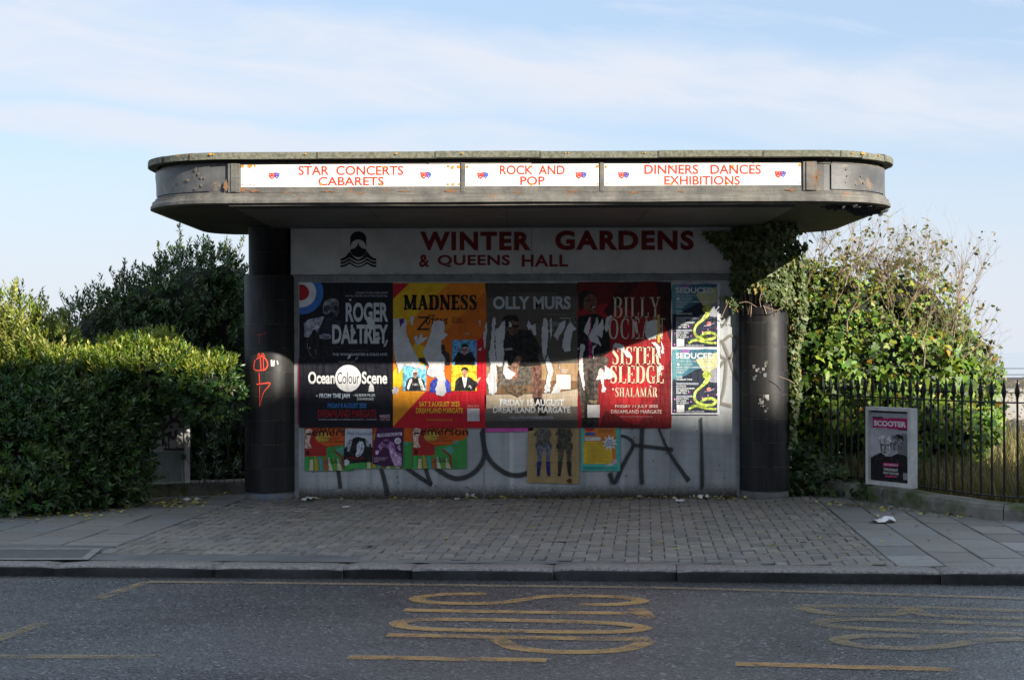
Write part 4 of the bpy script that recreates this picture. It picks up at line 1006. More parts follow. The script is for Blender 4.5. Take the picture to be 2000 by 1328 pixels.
q.t('BILLY', 325, 160, 740, 340, (206, 196, 176), 0, dict(T=.13)); q.t('OCEAN', 285, 345, 768, 527, (206, 196, 176), 0, dict(T=.13))
q.t('PLUS SPECIAL GUESTS', 440, 551, 600, 566, (140, 70, 70), .005); q.t('SISTER', 318, 595, 738, 750, CRM, 0, dict(T=.18)); q.t('SLEDGE', 300, 760, 768, 915, CRM, 0, dict(T=.18)); q.t('SHALAMAR', 345, 953, 712, 1035, CRM, 0, dict(T=.15))
q.t('FRIDAY 11 JULY 2025', 342, 1104, 718, 1137, (226, 196, 186), .01); q.t('DREAMLAND MARGATE', 307, 1148, 752, 1180, (226, 196, 186), .01); q.t('MARGATESUMMERSERIES.CO.UK', 383, 1201, 676, 1215, (206, 130, 130), .003)
q.t('BOOK FOR', 117, 1065, 186, 1076, (224, 200, 150), .01); q.t('TICKETS', 125, 1080, 178, 1091, (224, 200, 150), .01); q.r('panel', (200, 196, 196), 99, 1104, 207, 1215)
T_ = [[(120, 330), (128, 400), (105, 505), (65, 460), (90, 390)], [(180, 335), (195, 340), (190, 420), (235, 345), (245, 430), (225, 520), (180, 490), (215, 560), (220, 588), (160, 560), (125, 545), (110, 510), (140, 440)], [(248, 420), (265, 345), (300, 320), (322, 325), (290, 370), (285, 440), (262, 470)], [(40, 570), (75, 580), (78, 620), (60, 650), (62, 780), (75, 900), (70, 980), (45, 900), (22, 780), (28, 690)], [(145, 590), (180, 575), (150, 620), (155, 700), (140, 640)], [(175, 890), (205, 790), (225, 780), (245, 820), (245, 890), (240, 930), (265, 960), (250, 995), (222, 990), (228, 930), (215, 880)], [(245, 880), (250, 760), (300, 790), (335, 860), (300, 880)],
      [(320, 590), (345, 560), (420, 580), (425, 620), (470, 640), (495, 690), (450, 690), (400, 630), (350, 600)], [(605, 500), (615, 380), (680, 360), (712, 360), (710, 420), (745, 400), (730, 470), (690, 520), (640, 535)], [(660, 560), (700, 555), (740, 600), (735, 640), (745, 700), (720, 680), (700, 600)], [(745, 540), (768, 600), (772, 650), (750, 660)], [(510, 380), (530, 370), (545, 470), (530, 490), (515, 440)], [(725, 760), (745, 740), (758, 790), (735, 830), (720, 900)], [(310, 965), (335, 960), (325, 980)], [(645, 940), (665, 935), (660, 955)], [(760, 350), (785, 345), (775, 360)], [(10, 615), (25, 600), (28, 620)]]
for k, pts in enumerate(T_): q.tear(pts, k+70, .7, 4)
q.p('torn_patch#a', (206, 176, 84), [(715, 310), (735, 318), (735, 560), (715, 560)][::-1], 2, .4)
q.done()
# ---- two green-snake posters
def snake_poster(label, y0, y1, lay):
    s = (y1-y0)/ (1275-655)*4.827/4.827
    base = crop(1300, 545, 4.827)
    ky = (y1-y0)/(1277-655)
    cr = lambda x, y: (1300+x/4.827, y0+(y-655)*ky)
    q = Poster(label, (1310.5, y0, 1405, y1), (226, 226, 232), lay, cr)
    q.r('sheet_colour', (36, 44, 60), 60, 665, 485, 1262)
    q.p('sheet_colour', (64, 112, 132), [(60, 665), (485, 665), (485, 720), (340, 830), (200, 900), (60, 960)][::-1], 4, 1.5); q.p('sheet_colour', (96, 150, 160), [(60, 665), (200, 665), (250, 800), (120, 960), (60, 940)][::-1], 3, 1.5); q.p('sheet_colour', (150, 110, 170), [(140, 665), (230, 665), (215, 700), (150, 705)][::-1], 2, 1)
    q.p('sheet_colour', (150, 150, 160), [(485, 700), (485, 975), (420, 972), (360, 930), (430, 850)][::-1], 3, 1); q.p('sheet_colour', (196, 196, 150), [(280, 760), (400, 720), (485, 690), (485, 830), (410, 880), (350, 870)][::-1], 3, 1.5)
    for k in range(9): q.l('sheet_colour', (92, 92, 120), [(320+k*20, 1060), (250+k*38-40, 1262)], .35, False)
    for k in range(8): q.l('sheet_colour', (86, 86, 112), [(62, 1085+k*24+k*k*.3), (482, 1085+k*24+k*k*.3)], .35, False)
    GRN, GR2 = (178, 192, 84), (112, 138, 56)
    q.l('picture', GR2, [(215, 1230), (270, 1195), (360, 1215), (478, 1230)], 5); q.l('picture', GRN, [(215, 1226), (290, 1200), (380, 1222), (478, 1224)], 3.4)
    q.l('picture', GR2, [(470, 1150), (440, 1130), (360, 1140), (330, 1170), (400, 1190), (465, 1170), (460, 1140)], 4.5)
    q.l('picture', GRN, [(388, 910), (395, 960), (340, 1010), (285, 1060), (268, 1110), (290, 1160), (360, 1190), (440, 1185), (468, 1150), (420, 1125), (345, 1140)], 5.4)
    q.l('picture', (214, 224, 140), [(380, 940), (330, 1010), (278, 1065), (272, 1110)], 1.6)
    q.o('picture', GRN, 388, 905, 43, 36); q.o('picture', GR2, 370, 895, 6, 7); q.o('picture', GR2, 404, 895, 6, 7); q.l('picture', GR2, [(362, 918), (388, 926), (410, 918)], .8)
    q.o('picture', (226, 130, 120), 405, 1042, 22, 20); q.line('picture', (200, 190, 230), [q.c(362, 1062), q.c(405, 1058), q.c(455, 1036)], .9)
    for x, y in ((215, 1068), (235, 1158), (84, 1135), (344, 1120), (396, 1098), (82, 1240), (478, 1090)): q.o('picture', (214, 110, 200), x, y, 7)
    WH = (222, 226, 230)
    q.t('SEDUCED', 92, 697, 450, 752, WH, .03)
    q.t('COSMIC EDITION', 97, 768, 280, 785, (190, 196, 205), .0); q.t('BY NIGHT', 365, 768, 440, 784, (190, 196, 205), .0)
    q.o('lettering', WH, 115, 806, 14, 12); q.t('X CLASSICS', 140, 800, 255, 815, (200, 206, 214), .01)
    for i, (st, x1) in enumerate((('BRIAN DEX & JUMPIN JACK FROST', 450), ('DJ KRUST', 196), ('ROBETE', 166), ('', 0), ('MOSS', 156), ('THE BROAK TWINS', 248))):
        if st: q.t(st, 98, 828+i*22.5, x1, 843+i*22.5, WH, .025)
    q.r('lettering', (150, 154, 166), 97, 978, 308, 998)
    for i, (st, x1) in enumerate((('HOTPACK', 192), ('DEAN BLAKEMANEY', 272), ('MC PEPPER S', 214), ('DEEP TELL', 200))): q.t(st, 98, 1004+i*21, x1, 1019+i*21, WH, .025)
    q.r('lettering', (150, 154, 166), 97, 1098, 250, 1116)
    for i, (st, x1) in enumerate((('RICKY PFIN', 212), ('BIG ALPIE', 192), ('MC BOBBY P', 214))): q.t(st, 98, 1121+i*21, x1, 1136+i*21, WH, .025)
    q.r('panel', (220, 220, 222), 101, 1185, 173, 1256); q.t('WWW.SEDUCED.COM', 185, 1243, 358, 1256, WH, .01)
    if lay == 1: q.p('torn_patch', (60, 70, 30), [(352, 1160), (370, 1148), (392, 1160), (390, 1178), (365, 1185)][::-1], 2, .4)
    q.done()
snake_poster('upper of the two matching posters with a green snake, half in shade', 553, 680.5, 1)
snake_poster('lower of the two matching posters with a green snake, wholly sunlit', 680.5, 809, 2)
# ---- row of small posters under the big ones
TL = crop(580, 830, 5.882)
DJ = ('small red and green poster at the left end of the lower row', 'small red and green poster half hidden behind the black-and-white one', 'small red and green poster at the right end of the lower row')
def small(label, dx, x0, x1, y0, y1, lay, dy=0, head=True, sheet=None):
    q = Poster(label, (x0, y0, x1, y1), (170, 44, 40), lay, lambda x, y: TL(x+dx, y+dy), 'small posters below the big ones', sheet=sheet)
    lx = (x0-580)*5.882-dx; rx = (x1-580)*5.882-dx; by = (y1-830)*5.882-dy; ty = (y0-830)*5.882-dy
    q.p('sheet_colour', (206, 92, 34), [(rx, ty+10), (230, ty+10), (215, 130), (240, 195), (340, 240), (rx, 215)]); q.o('sheet_colour', (196, 160, 60), 300, 140, 85, 55)
    q.p('sheet_colour', (66, 148, 74), [(340, 255), (560, 225), (rx, 150), (rx, by-1), (90, by-1), (90, 360), (340, 355)])
    q.p('sheet_colour', (86, 160, 140), [(420, 290), (520, 245), (560, 275), (540, 350)]); q.p('sheet_colour', (86, 160, 140), [(min(540, rx-8), 205), (min(590, rx-4), 180), (min(620, rx-2), 200), (min(600, rx-3), 240)])
    q.p('sheet_colour', (150, 52, 44), [(415, 290), (440, 285), (530, 360), (540, 500), (520, 500), (505, 370)])
    for k in range(7): q.p('sheet_colour', [(206, 190, 150), (190, 150, 60), (96, 150, 170), (190, 80, 50), (214, 206, 190), (110, 160, 60), (196, 196, 170)][k], [(140+k*55+(k*37 % 20), by-4), (150+k*52, 400-(k*53 % 60)), (185+k*50, 390+(k*31 % 30)), (190+k*56, by-4)][::-1], 3, 1.0, k)
    q.p('sheet_colour', (60, 170, 90), [(90, 362), (130, 362), (130, by-1), (90, by-1)][::-1])
    if lx < 120:
        q.p('picture', (206, 178, 160), [(85, 100), (100, 50), (150, 40), (180, 60), (165, 110), (150, 160), (150, 210), (178, 262), (120, 270), (92, 260), (95, 180)][::-1], 2, .5); q.o('picture', (22, 18, 18), 125, 318, 18, 28); q.p('picture', (60, 30, 26), [(100, 95), (165, 90), (160, 112), (105, 115)][::-1])
    if head:
        q.t('darren', 228, max(10, ty+4), 590, 74, (16, 14, 14), .008); q.t('emerson', 178, 66, 720 if rx > 640 else 560, 125, (16, 14, 14), .008)
    for i, (st, a, b_) in enumerate((('set barrassen', 300, 495), ('jamie miller', 330, 470), ('ancient foundations', 265, 540))): q.t(st, a, 134+22*i, b_, 152+22*i, (50, 26, 20), .0)
    q.t('faith in', 350, 382, 455, 402, (30, 26, 20), .01); q.t('strangers', 325, 408, 490, 430, (30, 26, 20), .01); q.r('lettering', (40, 36, 28), 300, 432, 530, 436)
    q.done()
small(DJ[0], 0, 595, 690, 832, 919, 0)
small(DJ[1], 660, 690, 820, 832, 915, -1, head=False)
small(DJ[2], 1245, 806, 911.5, 832, 915, 0, -10)
q = Poster('small black-and-white poster of a man holding his head', (673, 836, 728, 916), (24, 24, 26), 1, TL, 'small posters below the big ones', sheet=[(671, 900), (673, 917), (682, 905), (690, 903), (710, 902), (727, 902), (728, 836), (674, 837)])
q.p('sheet_colour', (196, 200, 210), [(555, 40), (868, 40), (866, 260), (550, 270)][::-1], 2, .3)
q.p('picture', (22, 22, 24), [(550, 270), (600, 170), (690, 135), (780, 150), (840, 200), (868, 260), (866, 420), (640, 440), (550, 390)][::-1], 3, 1.0); q.p('picture', (190, 196, 206), [(690, 230), (720, 180), (760, 190), (775, 240), (760, 310), (720, 360), (690, 365), (672, 340), (690, 300)][::-1], 2, .5)
q.p('picture', (150, 156, 166), [(575, 230), (600, 180), (640, 160), (625, 230), (605, 300), (580, 300)][::-1], 2, .5); q.p('picture', (160, 166, 176), [(790, 160), (840, 200), (830, 250), (800, 240)][::-1], 2, .5); q.l('picture', (40, 40, 44), [(700, 265), (722, 268)], .7, False); q.l('picture', (40, 40, 44), [(738, 268), (756, 270)], .7, False); q.l('picture', (60, 60, 66), [(690, 340), (715, 345)], .6, False)
q.t('Phil Hartnoll', 585, 78, 860, 115, (52, 60, 110), .0); q.t('APRIL 19', 565, 365, 768, 390, (150, 30, 40), .02); q.p('torn_patch', PAPER, [(545, 400), (575, 388), (605, 415), (595, 460), (550, 470)][::-1], 3, .5)
q.p('torn_patch#a', (70, 160, 80), [(610, 440), (757, 428), (757, 500), (545, 500), (560, 470)][::-1], 3, .5)
q.done()
q = Poster('small purple poster of a tousled-haired singer with a round white badge', (728, 835, 787, 913), (74, 34, 74), 2, TL, 'small posters below the big ones', sheet=[(728, 905), (750, 910), (766, 909), (787, 912), (788, 835), (737, 835), (733, 850)])
q.p('picture', (150, 110, 156), [(930, 240), (980, 180), (1040, 160), (1110, 200), (1140, 300), (1205, 330), (1212, 480), (1120, 470), (1080, 380), (1060, 270), (990, 250), (960, 300)][::-1], 3, 1); q.p('picture', (200, 160, 200), [(1060, 270), (1100, 260), (1150, 330), (1205, 360), (1205, 470), (1120, 460), (1085, 360)][::-1], 3, .8); q.p('picture', (60, 26, 60), [(980, 180), (1070, 170), (1060, 215), (1010, 230)][::-1], 3, .6)
q.p('lettering', (206, 190, 214), [(925, 98), (1210, 82), (1208, 118), (925, 135)][::-1]); q.t('ANDY BUTLER', 945, 95, 1195, 124, (44, 24, 56), .02)
q.o('lettering', (216, 206, 220), 1160, 180, 38, 38); q.t('LIVE', 1142, 172, 1180, 188, (70, 40, 80), .01); q.p('picture', (210, 180, 214), [(900, 300), (925, 285), (945, 300), (930, 340), (905, 335)][::-1], 2, .6); q.p('picture', (210, 180, 214), [(1150, 240), (1185, 225), (1190, 290), (1165, 280)][::-1], 2, .6)
for i, st in enumerate(('SUNDAY SUNSET', 'DOWNSTAIRS ART', 'BAR')): q.t(st, 890, 368+20*i, (1045, 1020, 938)[i], 382+20*i, (210, 190, 214), .01)
q.done()
BR = crop(1020, 830, 4.651)
q = Poster('sandy poster showing two pairs of legs in tall boots', (1030, 834, 1131.5, 943.5), (176, 150, 104), 0, BR, 'small posters below the big ones', sheet=[(1029, 942), (1128, 944.5), (1131, 940), (1131.5, 832), (1031.5, 832)])
rr = random.Random(3)
for k in range(26): y = rr.uniform(30, 520); x = rr.uniform(55, 430); q.l('sheet_colour', (112, 88, 56), [(x, y), (x+rr.uniform(20, 60), y+rr.uniform(-9, 9)), (x+rr.uniform(60, 90), y+rr.uniform(-6, 6))], .4)
for k in range(17): q.l('sheet_colour', (146, 120, 80), [(70+k*26, 28), (62+k*26, 520)], .25, False)
def legs(x, cl, bt, s=1, tor=(96, 92, 86)):
    pn = 'picture#l%d' % x
    q.p(pn, tor, [(x-65, 190), (x-60, 80), (x-80, 100), (x-90, 90), (x-55, 30), (x+45, 30), (x+75, 95), (x+60, 100), (x+50, 190)][::-1], 2, .6); q.p(pn, cl, [(x-68, 190), (x+68, 190), (x+62, 240), (x+52, 335), (x+25, 335), (x+8, 220), (x-8, 220), (x-25, 335), (x-55, 335), (x-60, 240)][::-1], 2, .4)
    for sx in (-1, 1): q.p(pn, bt, [(x+sx*40-24, 330), (x+sx*40+20, 330), (x+sx*46+12, 430), (x+sx*50+10, 462), (x+sx*50-14, 462), (x+sx*44-18, 420)][::-1], 2, .4)
    q.p(pn, tuple(int(a*.6) for a in cl), [(x-75, 165), (x-55, 165), (x-58, 210), (x-75, 210)][::-1]); q.p(pn, tuple(int(a*.6) for a in cl), [(x+52, 160), (x+70, 165), (x+72, 215), (x+55, 210)][::-1])
legs(195, (104, 108, 124), (38, 44, 104)); legs(385, (78, 72, 58), (44, 40, 38), tor=(74, 70, 58))
q.p('torn_patch', (84, 64, 40), [(400, 500), (440, 480), (455, 520), (420, 528)][::-1], 3, .6); q.done()
q = Poster('turquoise and yellow listings flyer with a white starburst', (1135, 836, 1211.5, 919.5), (82, 186, 172), 0, BR, 'small posters below the big ones', sheet=[(1135, 919), (1211, 919.5), (1211, 832), (1135, 832)])
q.p('sheet_colour', (214, 128, 56), [(565, 28), (850, 28), (850, 310), (560, 310)][::-1]); q.r('sheet_colour', (222, 184, 56), 553, 150, 815, 352)
for k in range(10): q.r('lettering', (110, 92, 40), 590, 165+k*18, 800-(k*37 % 60), 168+k*18)
q.o('sheet_colour', (200, 36, 66), 610, 28, 45, 26, a0=0, a1=180); q.r('sheet_colour', (52, 100, 170), 575, 65, 660, 92); q.r('lettering', (226, 222, 216), 572, 108, 712, 140); q.t('JULY', 580, 116, 632, 133, (50, 60, 110), .01)
st_ = [(795+(75 if k % 2 == 0 else 42)*math.cos(2*math.pi*k/20+.2), 160+(75 if k % 2 == 0 else 42)*math.sin(2*math.pi*k/20+.2)) for k in range(20)]
q.p('lettering', (228, 228, 230), st_)
for i, s_ in enumerate(('FREE', 'BEACH', 'PARTIES!')): q.t(s_, 772-i*10, 130+i*22, 818+i*6, 146+i*22, (60, 70, 140), .02)
for k in range(3): q.r('lettering', (150, 84, 40), 690, 40+k*11, 835-k*12, 44+k*11)
for k in range(3): q.r('lettering', (50, 120, 110), 552, 378+k*10, (740, 860, 730)[k], 382+k*10)
q.r('panel', (226, 170, 180), 820, 308, 862, 350); q.p('torn_patch', PAPER, [(750, 370), (800, 345), (830, 352), (825, 362), (790, 372)][::-1], 2, .4); q.done()
q = Poster('thin red strip of an older sheet at the left edge of the navy poster', (582, 715, 586, 832), (150, 30, 66), 0, None, name='poster_strip', cat='poster scrap', sheet=[(581.5, 825), (586, 834), (586, 700), (583, 700)]); q.done()

# ================================================================ GRAFFITI (sprayed on, soft edged)
def spraymat(name, col, amount=.92):
    m, g, b = newmat(name)
    a = g.n('ShaderNodeAttribute'); a.attribute_name = 'Edge'
    tc = g.n('ShaderNodeTexCoord').outputs['Object']
    n = g.noise(tc, 60, 4, .7)
    f = g.ramp(g.m('ADD', a.outputs['Fac'], g.m('MULTIPLY', g.m('SUBTRACT', n, .5), .5)), .08, .62)
    g.put(b.inputs['Alpha'], g.m('MULTIPLY', f, amount)); g.put(b.inputs['Base Color'], col); b.inputs['Roughness'].default_value = .6
    return m
M_SPRAY = spraymat('black_spray_paint', (.022, .021, .021), .84); M_SPRAYG = spraymat('grey_spray_paint', (.16, .145, .12), .75); M_SPRAYR = spraymat('red_spray_paint', (.62, .06, .03)); M_SPRAYW = spraymat('white_marker', (.6, .6, .58))
def spray(name, strokes, mp, mat, parent, d0=.0):
    V, F, E = [], [], []
    for si, (pts, w) in enumerate(strokes):
        ws = w if hasattr(w, '__len__') else (w, w)
        q = smooth_line([(x, y, 0) for x, y in pts], 6) if len(pts) > 2 else [Vector((pts[0][0]+(pts[1][0]-pts[0][0])*i/8, pts[0][1]+(pts[1][1]-pts[0][1])*i/8, 0)) for i in range(9)]
        # rounded ends
        n = len(q); i0 = len(V)
        for i, p in enumerate(q):
            d = (q[min(i+1, n-1)]-q[max(i-1, 0)]).normalized(); s = Vector((-d.y, d.x, 0))
            t = i/(n-1); ww = ws[0]+(ws[1]-ws[0])*t; end = 0. if i in (0, n-1) else 1.
            for k, ed in ((-.85, 0), (-.16, 1), (.16, 1), (.85, 0)):
                c_ = p+s*k*ww*.9; V.append(mp(c_.x, c_.y, d0+.0004*(si+1))); E.append(ed*end)
        for i in range(n-1):
            for k in range(3): F.append((i0+4*i+k, i0+4*i+k+1, i0+4*i+5+k, i0+4*i+4+k))
    me = bpy.data.meshes.new(name); me.from_pydata([tuple(v) for v in V], [], F)
    a = me.attributes.new('Edge', 'FLOAT', 'POINT'); a.data.foreach_set('value', E); me.update()
    return link(name, me, mat, parent)
wm = wallmap(YW)
def sprayall(name, strokes, mp, mat, parent, d0):
    for i, s_ in enumerate(strokes): spray(name, [s_], mp, mat, parent, d0+.0005*i)
sprayall('graffiti', [([(658, 900), (662, 930), (665, 955)], 7), ([(742, 905), (750, 935), (757, 968)], (7, 9)), ([(775, 900), (810, 925), (845, 948)], (7, 8)), ([(828, 905), (836, 930), (843, 947)], 7),
    ([(838, 900), (860, 920), (890, 934), (920, 926), (940, 905), (946, 880), (940, 840)], (9, 8)), ([(944, 834), (945, 870), (958, 900), (985, 922), (1012, 928), (1040, 920)], (8, 9)),
    ([(1212, 850), (1228, 856), (1236, 870), (1218, 905), (1200, 942), (1190, 922)], (5, 9)), ([(1254, 832), (1252, 900), (1254, 948)], 8), ([(1236, 869), (1275, 873), (1316, 878)], (6, 7)), ([(1285, 834), (1305, 880), (1330, 918), (1346, 940)], (4, 9)),
    ([(1369, 812), (1370, 880), (1371, 958)], (4, 8))], wm, M_SPRAY, scr, .010)
sprayall('graffiti', [([(1414, 665), (1428, 655), (1440, 668), (1425, 700), (1404, 690), (1410, 665), (1430, 715), (1440, 745)], 5), ([(1404, 720), (1418, 705), (1414, 760), (1405, 790)], 5), ([(1403, 786), (1432, 793)], 6), ([(1410, 640), (1425, 615), (1422, 600)], 4)], wm, M_SPRAYG, scr, .010)
spray('graffiti', [([(1370, 852), (1378, 840)], 1.6), ([(1375, 834), (1382, 842)], 1.6)], wm, M_SPRAYW, scr, .0102)
cL = Vector((P(528, 800, 16.72).x, 16.72))
def colmap(px, py, d):                 # onto the left column's curved face
    a, b = ray(px, py); r = .277+d+.002
    A = a*a+1; B = -2*(a*cL.x+cL.y); C = cL.x**2+cL.y**2-r*r
    t = (-B-math.sqrt(max(B*B-4*A*C, 0)))/(2*A); return Vector((a*t, t, EYE+b*t))
spray('graffiti', [([(498, 702), (497, 722), (520, 722)], 2.4), ([(500, 702), (512, 696), (521, 705), (522, 716), (514, 724)], 2.6), ([(508, 694), (510, 726)], 2.2), ([(514, 694), (515, 726)], 2), ([(503, 697), (506, 690), (509, 698), (513, 690), (517, 698)], 1.8), ([(506, 727), (507, 752)], 2), ([(499, 751), (528, 747)], 2.6), ([(528, 747), (524, 755), (514, 768), (507, 795)], (2.4, 1.4)), ([(507, 752), (507, 795)], (1.6, 1))], colmap, M_SPRAYR, colL)
spray('graffiti', [([(499, 655), (520, 650)], 3), ([(506, 652), (508, 675)], 2)], colmap, spraymat('faded_red_spray', (.30, .04, .03), .5), colL)
spray('scratch', [([(530, 702), (531, 716)], 3), ([(535, 703), (534, 716)], 3), ([(541, 704), (543, 712)], 2)], colmap, M_SPRAYW, colL)
cR = Vector((P(1491, 800, 16.72).x, 16.72))
def colmapR(px, py, d):
    a, b = ray(px, py); r = .277+d+.002
    A = a*a+1; B = -2*(a*cR.x+cR.y); C = cR.x**2+cR.y**2-r*r
    t = (-B-math.sqrt(max(B*B-4*A*C, 0)))/(2*A); return Vector((a*t, t, EYE+b*t))
F = Flat(colR, colmapR, .0012); rr = random.Random(9)
for k in range(26):
    bx, by = (rr.uniform(1468, 1498), rr.uniform(708, 740)) if k < 14 else (rr.uniform(1477, 1501), rr.uniform(770, 808))
    w = rr.uniform(1, 4); F.poly('paper_remnant#%d' % k, rr.choice([(150, 146, 140), (104, 100, 96), (180, 176, 170), (120, 122, 126)]), jag([(bx-w, by-w*.8), (bx+w, by-w), (bx+w*.8, by+w), (bx-w*.7, by+w*1.2)], 2, 1.0, k))
F.done()
# ================================================================ RAILINGS, FRAMED NOTICES
M_RAIL = weathered('black_railing_paint', (.008, .009, .010), (.014, .014, .014), 30, .45, .3, 60, spec=.3)
M_COPE = weathered('mossy_kerb_stone', (.20, .19, .165), (.12, .115, .10), 8, .85, .6, 50, c3=(.065, .085, .025), s3=1.7, t3=(.46, .62))
def path_len(pts):
    d = [0]
    for a, b in zip(pts[:-1], pts[1:]): d.append(d[-1]+(b-a).length)
    return d
def at_len(pts, D, s):
    for i in range(len(pts)-1):
        if s <= D[i+1]: return pts[i].lerp(pts[i+1], (s-D[i])/(D[i+1]-D[i]))
    return pts[-1]
def fence(base, label, sym, s0=.03, sp=.13, spade=None, posts=(), smax=99, zoff=.0):
    """iron railing along a curved stone kerb; base = kerb-front line on the ground"""
    line = smooth_line(base, 10); n = len(line)
    nr = []
    for i in range(n):
        d = (line[min(i+1, n-1)]-line[max(i-1, 0)]); d.z = 0; d.normalize(); q = Vector((-d.y, d.x, 0))*sym
        nr.append(q)
    # stone kerb
    k = thing('stone_kerb', label[1], 'low wall', line[n//2]); mb = MB(); prof = [(0, -.05), (0, .10), (.012, .138), (.03, .150), (.24, .152), (.24, -.05)]
    rows = [[line[i]+nr[i]*o+Vector((0, 0, z+.01*mnoise.noise((line[i].x*2, line[i].y*2, z*5)))) for o, z in prof] for i in range(n)]
    m_ = len(prof)
    seams = {int(n*f) for f in (.30, .62, .9)}
    for i in range(n-1):
        for j in range(m_-1):
            e = .0
            mb.face([rows[i][j], rows[i+1][j], rows[i+1][j+1], rows[i][j+1]])
    mb.build('coping', M_COPE, k, smooth=False)
    mb = MB()
    for i in seams:
        d = (line[min(i+1, n-1)]-line[i-1]).normalized()*.005
        for j in range(m_-2):
            a, b_ = rows[i][j]-nr[i]*.003+Vector((0, 0, .002)), rows[i][j+1]-nr[i]*.003+Vector((0, 0, .002)); mb.face([a-d, a+d, b_+d, b_-d])
    mb.build('joint', M_DARK, k)
    ctr = [line[i]+nr[i]*.13 for i in range(n)]; D = path_len(ctr)
    f = thing('iron_railing', label[0], 'railing', ctr[n//2])
    mb = MB()
    def railbar(z, w, h):
        m2 = MB(); sec = [(-w, 0), (w, 0), (w, h), (-w, h)]
        R_ = [[ctr[i]+nr[i]*o+Vector((0, 0, z+zz)) for o, zz in sec] for i in range(n)]
        for i in range(n-1):
            for j in range(4): m2.face([R_[i][j], R_[i+1][j], R_[i+1][(j+1) % 4], R_[i][(j+1) % 4]])
        m2.build('rail', M_RAIL, f)
    railbar(.205+zoff, .018, .014); railbar(1.085+zoff, .018, .014)
    s = s0; kk = 0
    while s < min(D[-1], smax):
        p = at_len(ctr, D, s)
        if spade == kk:
            mb = MB(); mb.tube([(p.x, p.y, .15), (p.x, p.y, 1.13+zoff)], .014, 8); mb.lathe((p.x, p.y, 1.13+zoff), [(.014, 0), (.022, .01), (.013, .03), (.02, .045), (.012, .06)], 10)
            b_ = mb.build('standard', M_RAIL, f)
            mb = MB(); z0 = 1.185+zoff
            for y0 in (-.012, .012):
                pts = [(-.006, 0), (-.034, .02), (-.036, .05), (-.018, .10), (0, .16), (.018, .10), (.036, .05), (.034, .02), (.006, 0)]
                mb.face([(p.x+a, p.y+y0, z0+c_) for a, c_ in (pts if y0 < 0 else pts[::-1])])
            for i in range(9):
                a, c_ = pts[::-1][i], pts[::-1][(i+1) % 9]; mb.face([(p.x+a[0], p.y-.012, z0+a[1]), (p.x+c_[0], p.y-.012, z0+c_[1]), (p.x+c_[0], p.y+.012, z0+c_[1]), (p.x+a[0], p.y+.012, z0+a[1])])
            mb.build('spade_finial', weathered('sunlit_pale_metal', (.20, .19, .18), (.08, .08, .08), 30, .5), b_)  # sun on the finial put into a paler metal colour
            mb = MB(); mb.tube(smooth_line([(p.x+.005, p.y+.02, .72), (p.x+.06, p.y+.16, .66), (p.x+.13, p.y+.27, .52), (p.x+.155, p.y+.32, .30), (p.x+.16, p.y+.33, .10)], 5), .016, 8); mb.build('back_stay', M_RAIL, f)
        else:
            mb = MB(); mb.tube([(p.x, p.y, .20+zoff), (p.x, p.y, 1.10+zoff)], .0105, 8)
            mb.lathe((p.x, p.y, 1.10+zoff), [(.0105, 0), (.0115, .03), (.026, .085), (.021, .115), (.002, .212)], 4 if kk % 1 else 6); mb.build('bar', M_RAIL, f)
        s += sp; kk += 1
    for s in posts:
        p = at_len(ctr, D, s)
        mb = MB(); mb.lathe((p.x, p.y, .15), [(.034, 0), (.034, .06), (.028, .07), (.028, .94), (.040, .95), (.040, .99), (.034, 1.0)], 14); b_ = mb.build('post', M_RAIL, f)
        mb = MB(); mb.lathe((p.x, p.y, 1.15), [(.034, 0), (.040, .02), (.036, .07), (.022, .12), (.012, .15), (.002, .19)], 14); mb.build('cap', weathered('pale_worn_cap', (.42, .42, .44), (.16, .16, .17), 20, .5), b_, smooth=True)
        mb = MB(); mb.tube(smooth_line([(p.x-.03, p.y+.02, .78), (p.x-.10, p.y+.06, .70), (p.x-.13, p.y+.09, .5), (p.x-.13, p.y+.10, .16)], 5), .02, 8); mb.build('back_stay', M_RAIL, f)
    return ctr, D
base = [Vector((x, y, 0)) for x, y in ((3.02, 17.35), (3.36, 17.1), (3.64, 16.45), (3.93, 15.75), (4.13, 15.1), (4.37, 14.52), (4.72, 14.17), (5.2, 14.02), (6.2, 13.9), (8, 13.7))]
ctrR, DR = fence(base, ('black spiked iron railing curving out from the right-hand column', 'mossy curved stone kerb under the right-hand railing'), 1, s0=.10, spade=1, posts=(4.27,), smax=4.2)
baseL = [Vector((x, y, 0)) for x, y in ((-2.95, 17.30), (-3.30, 17.20), (-3.75, 17.0), (-4.2, 16.7), (-4.8, 16.3), (-5.6, 16.0), (-6.6, 15.9), (-8, 15.9))]
ctrL, DL = fence(baseL, ('dark iron railing half buried under the hedge by the left-hand column', 'stone kerb under the hedge by the left-hand column'), -1, s0=.10, sp=.14)

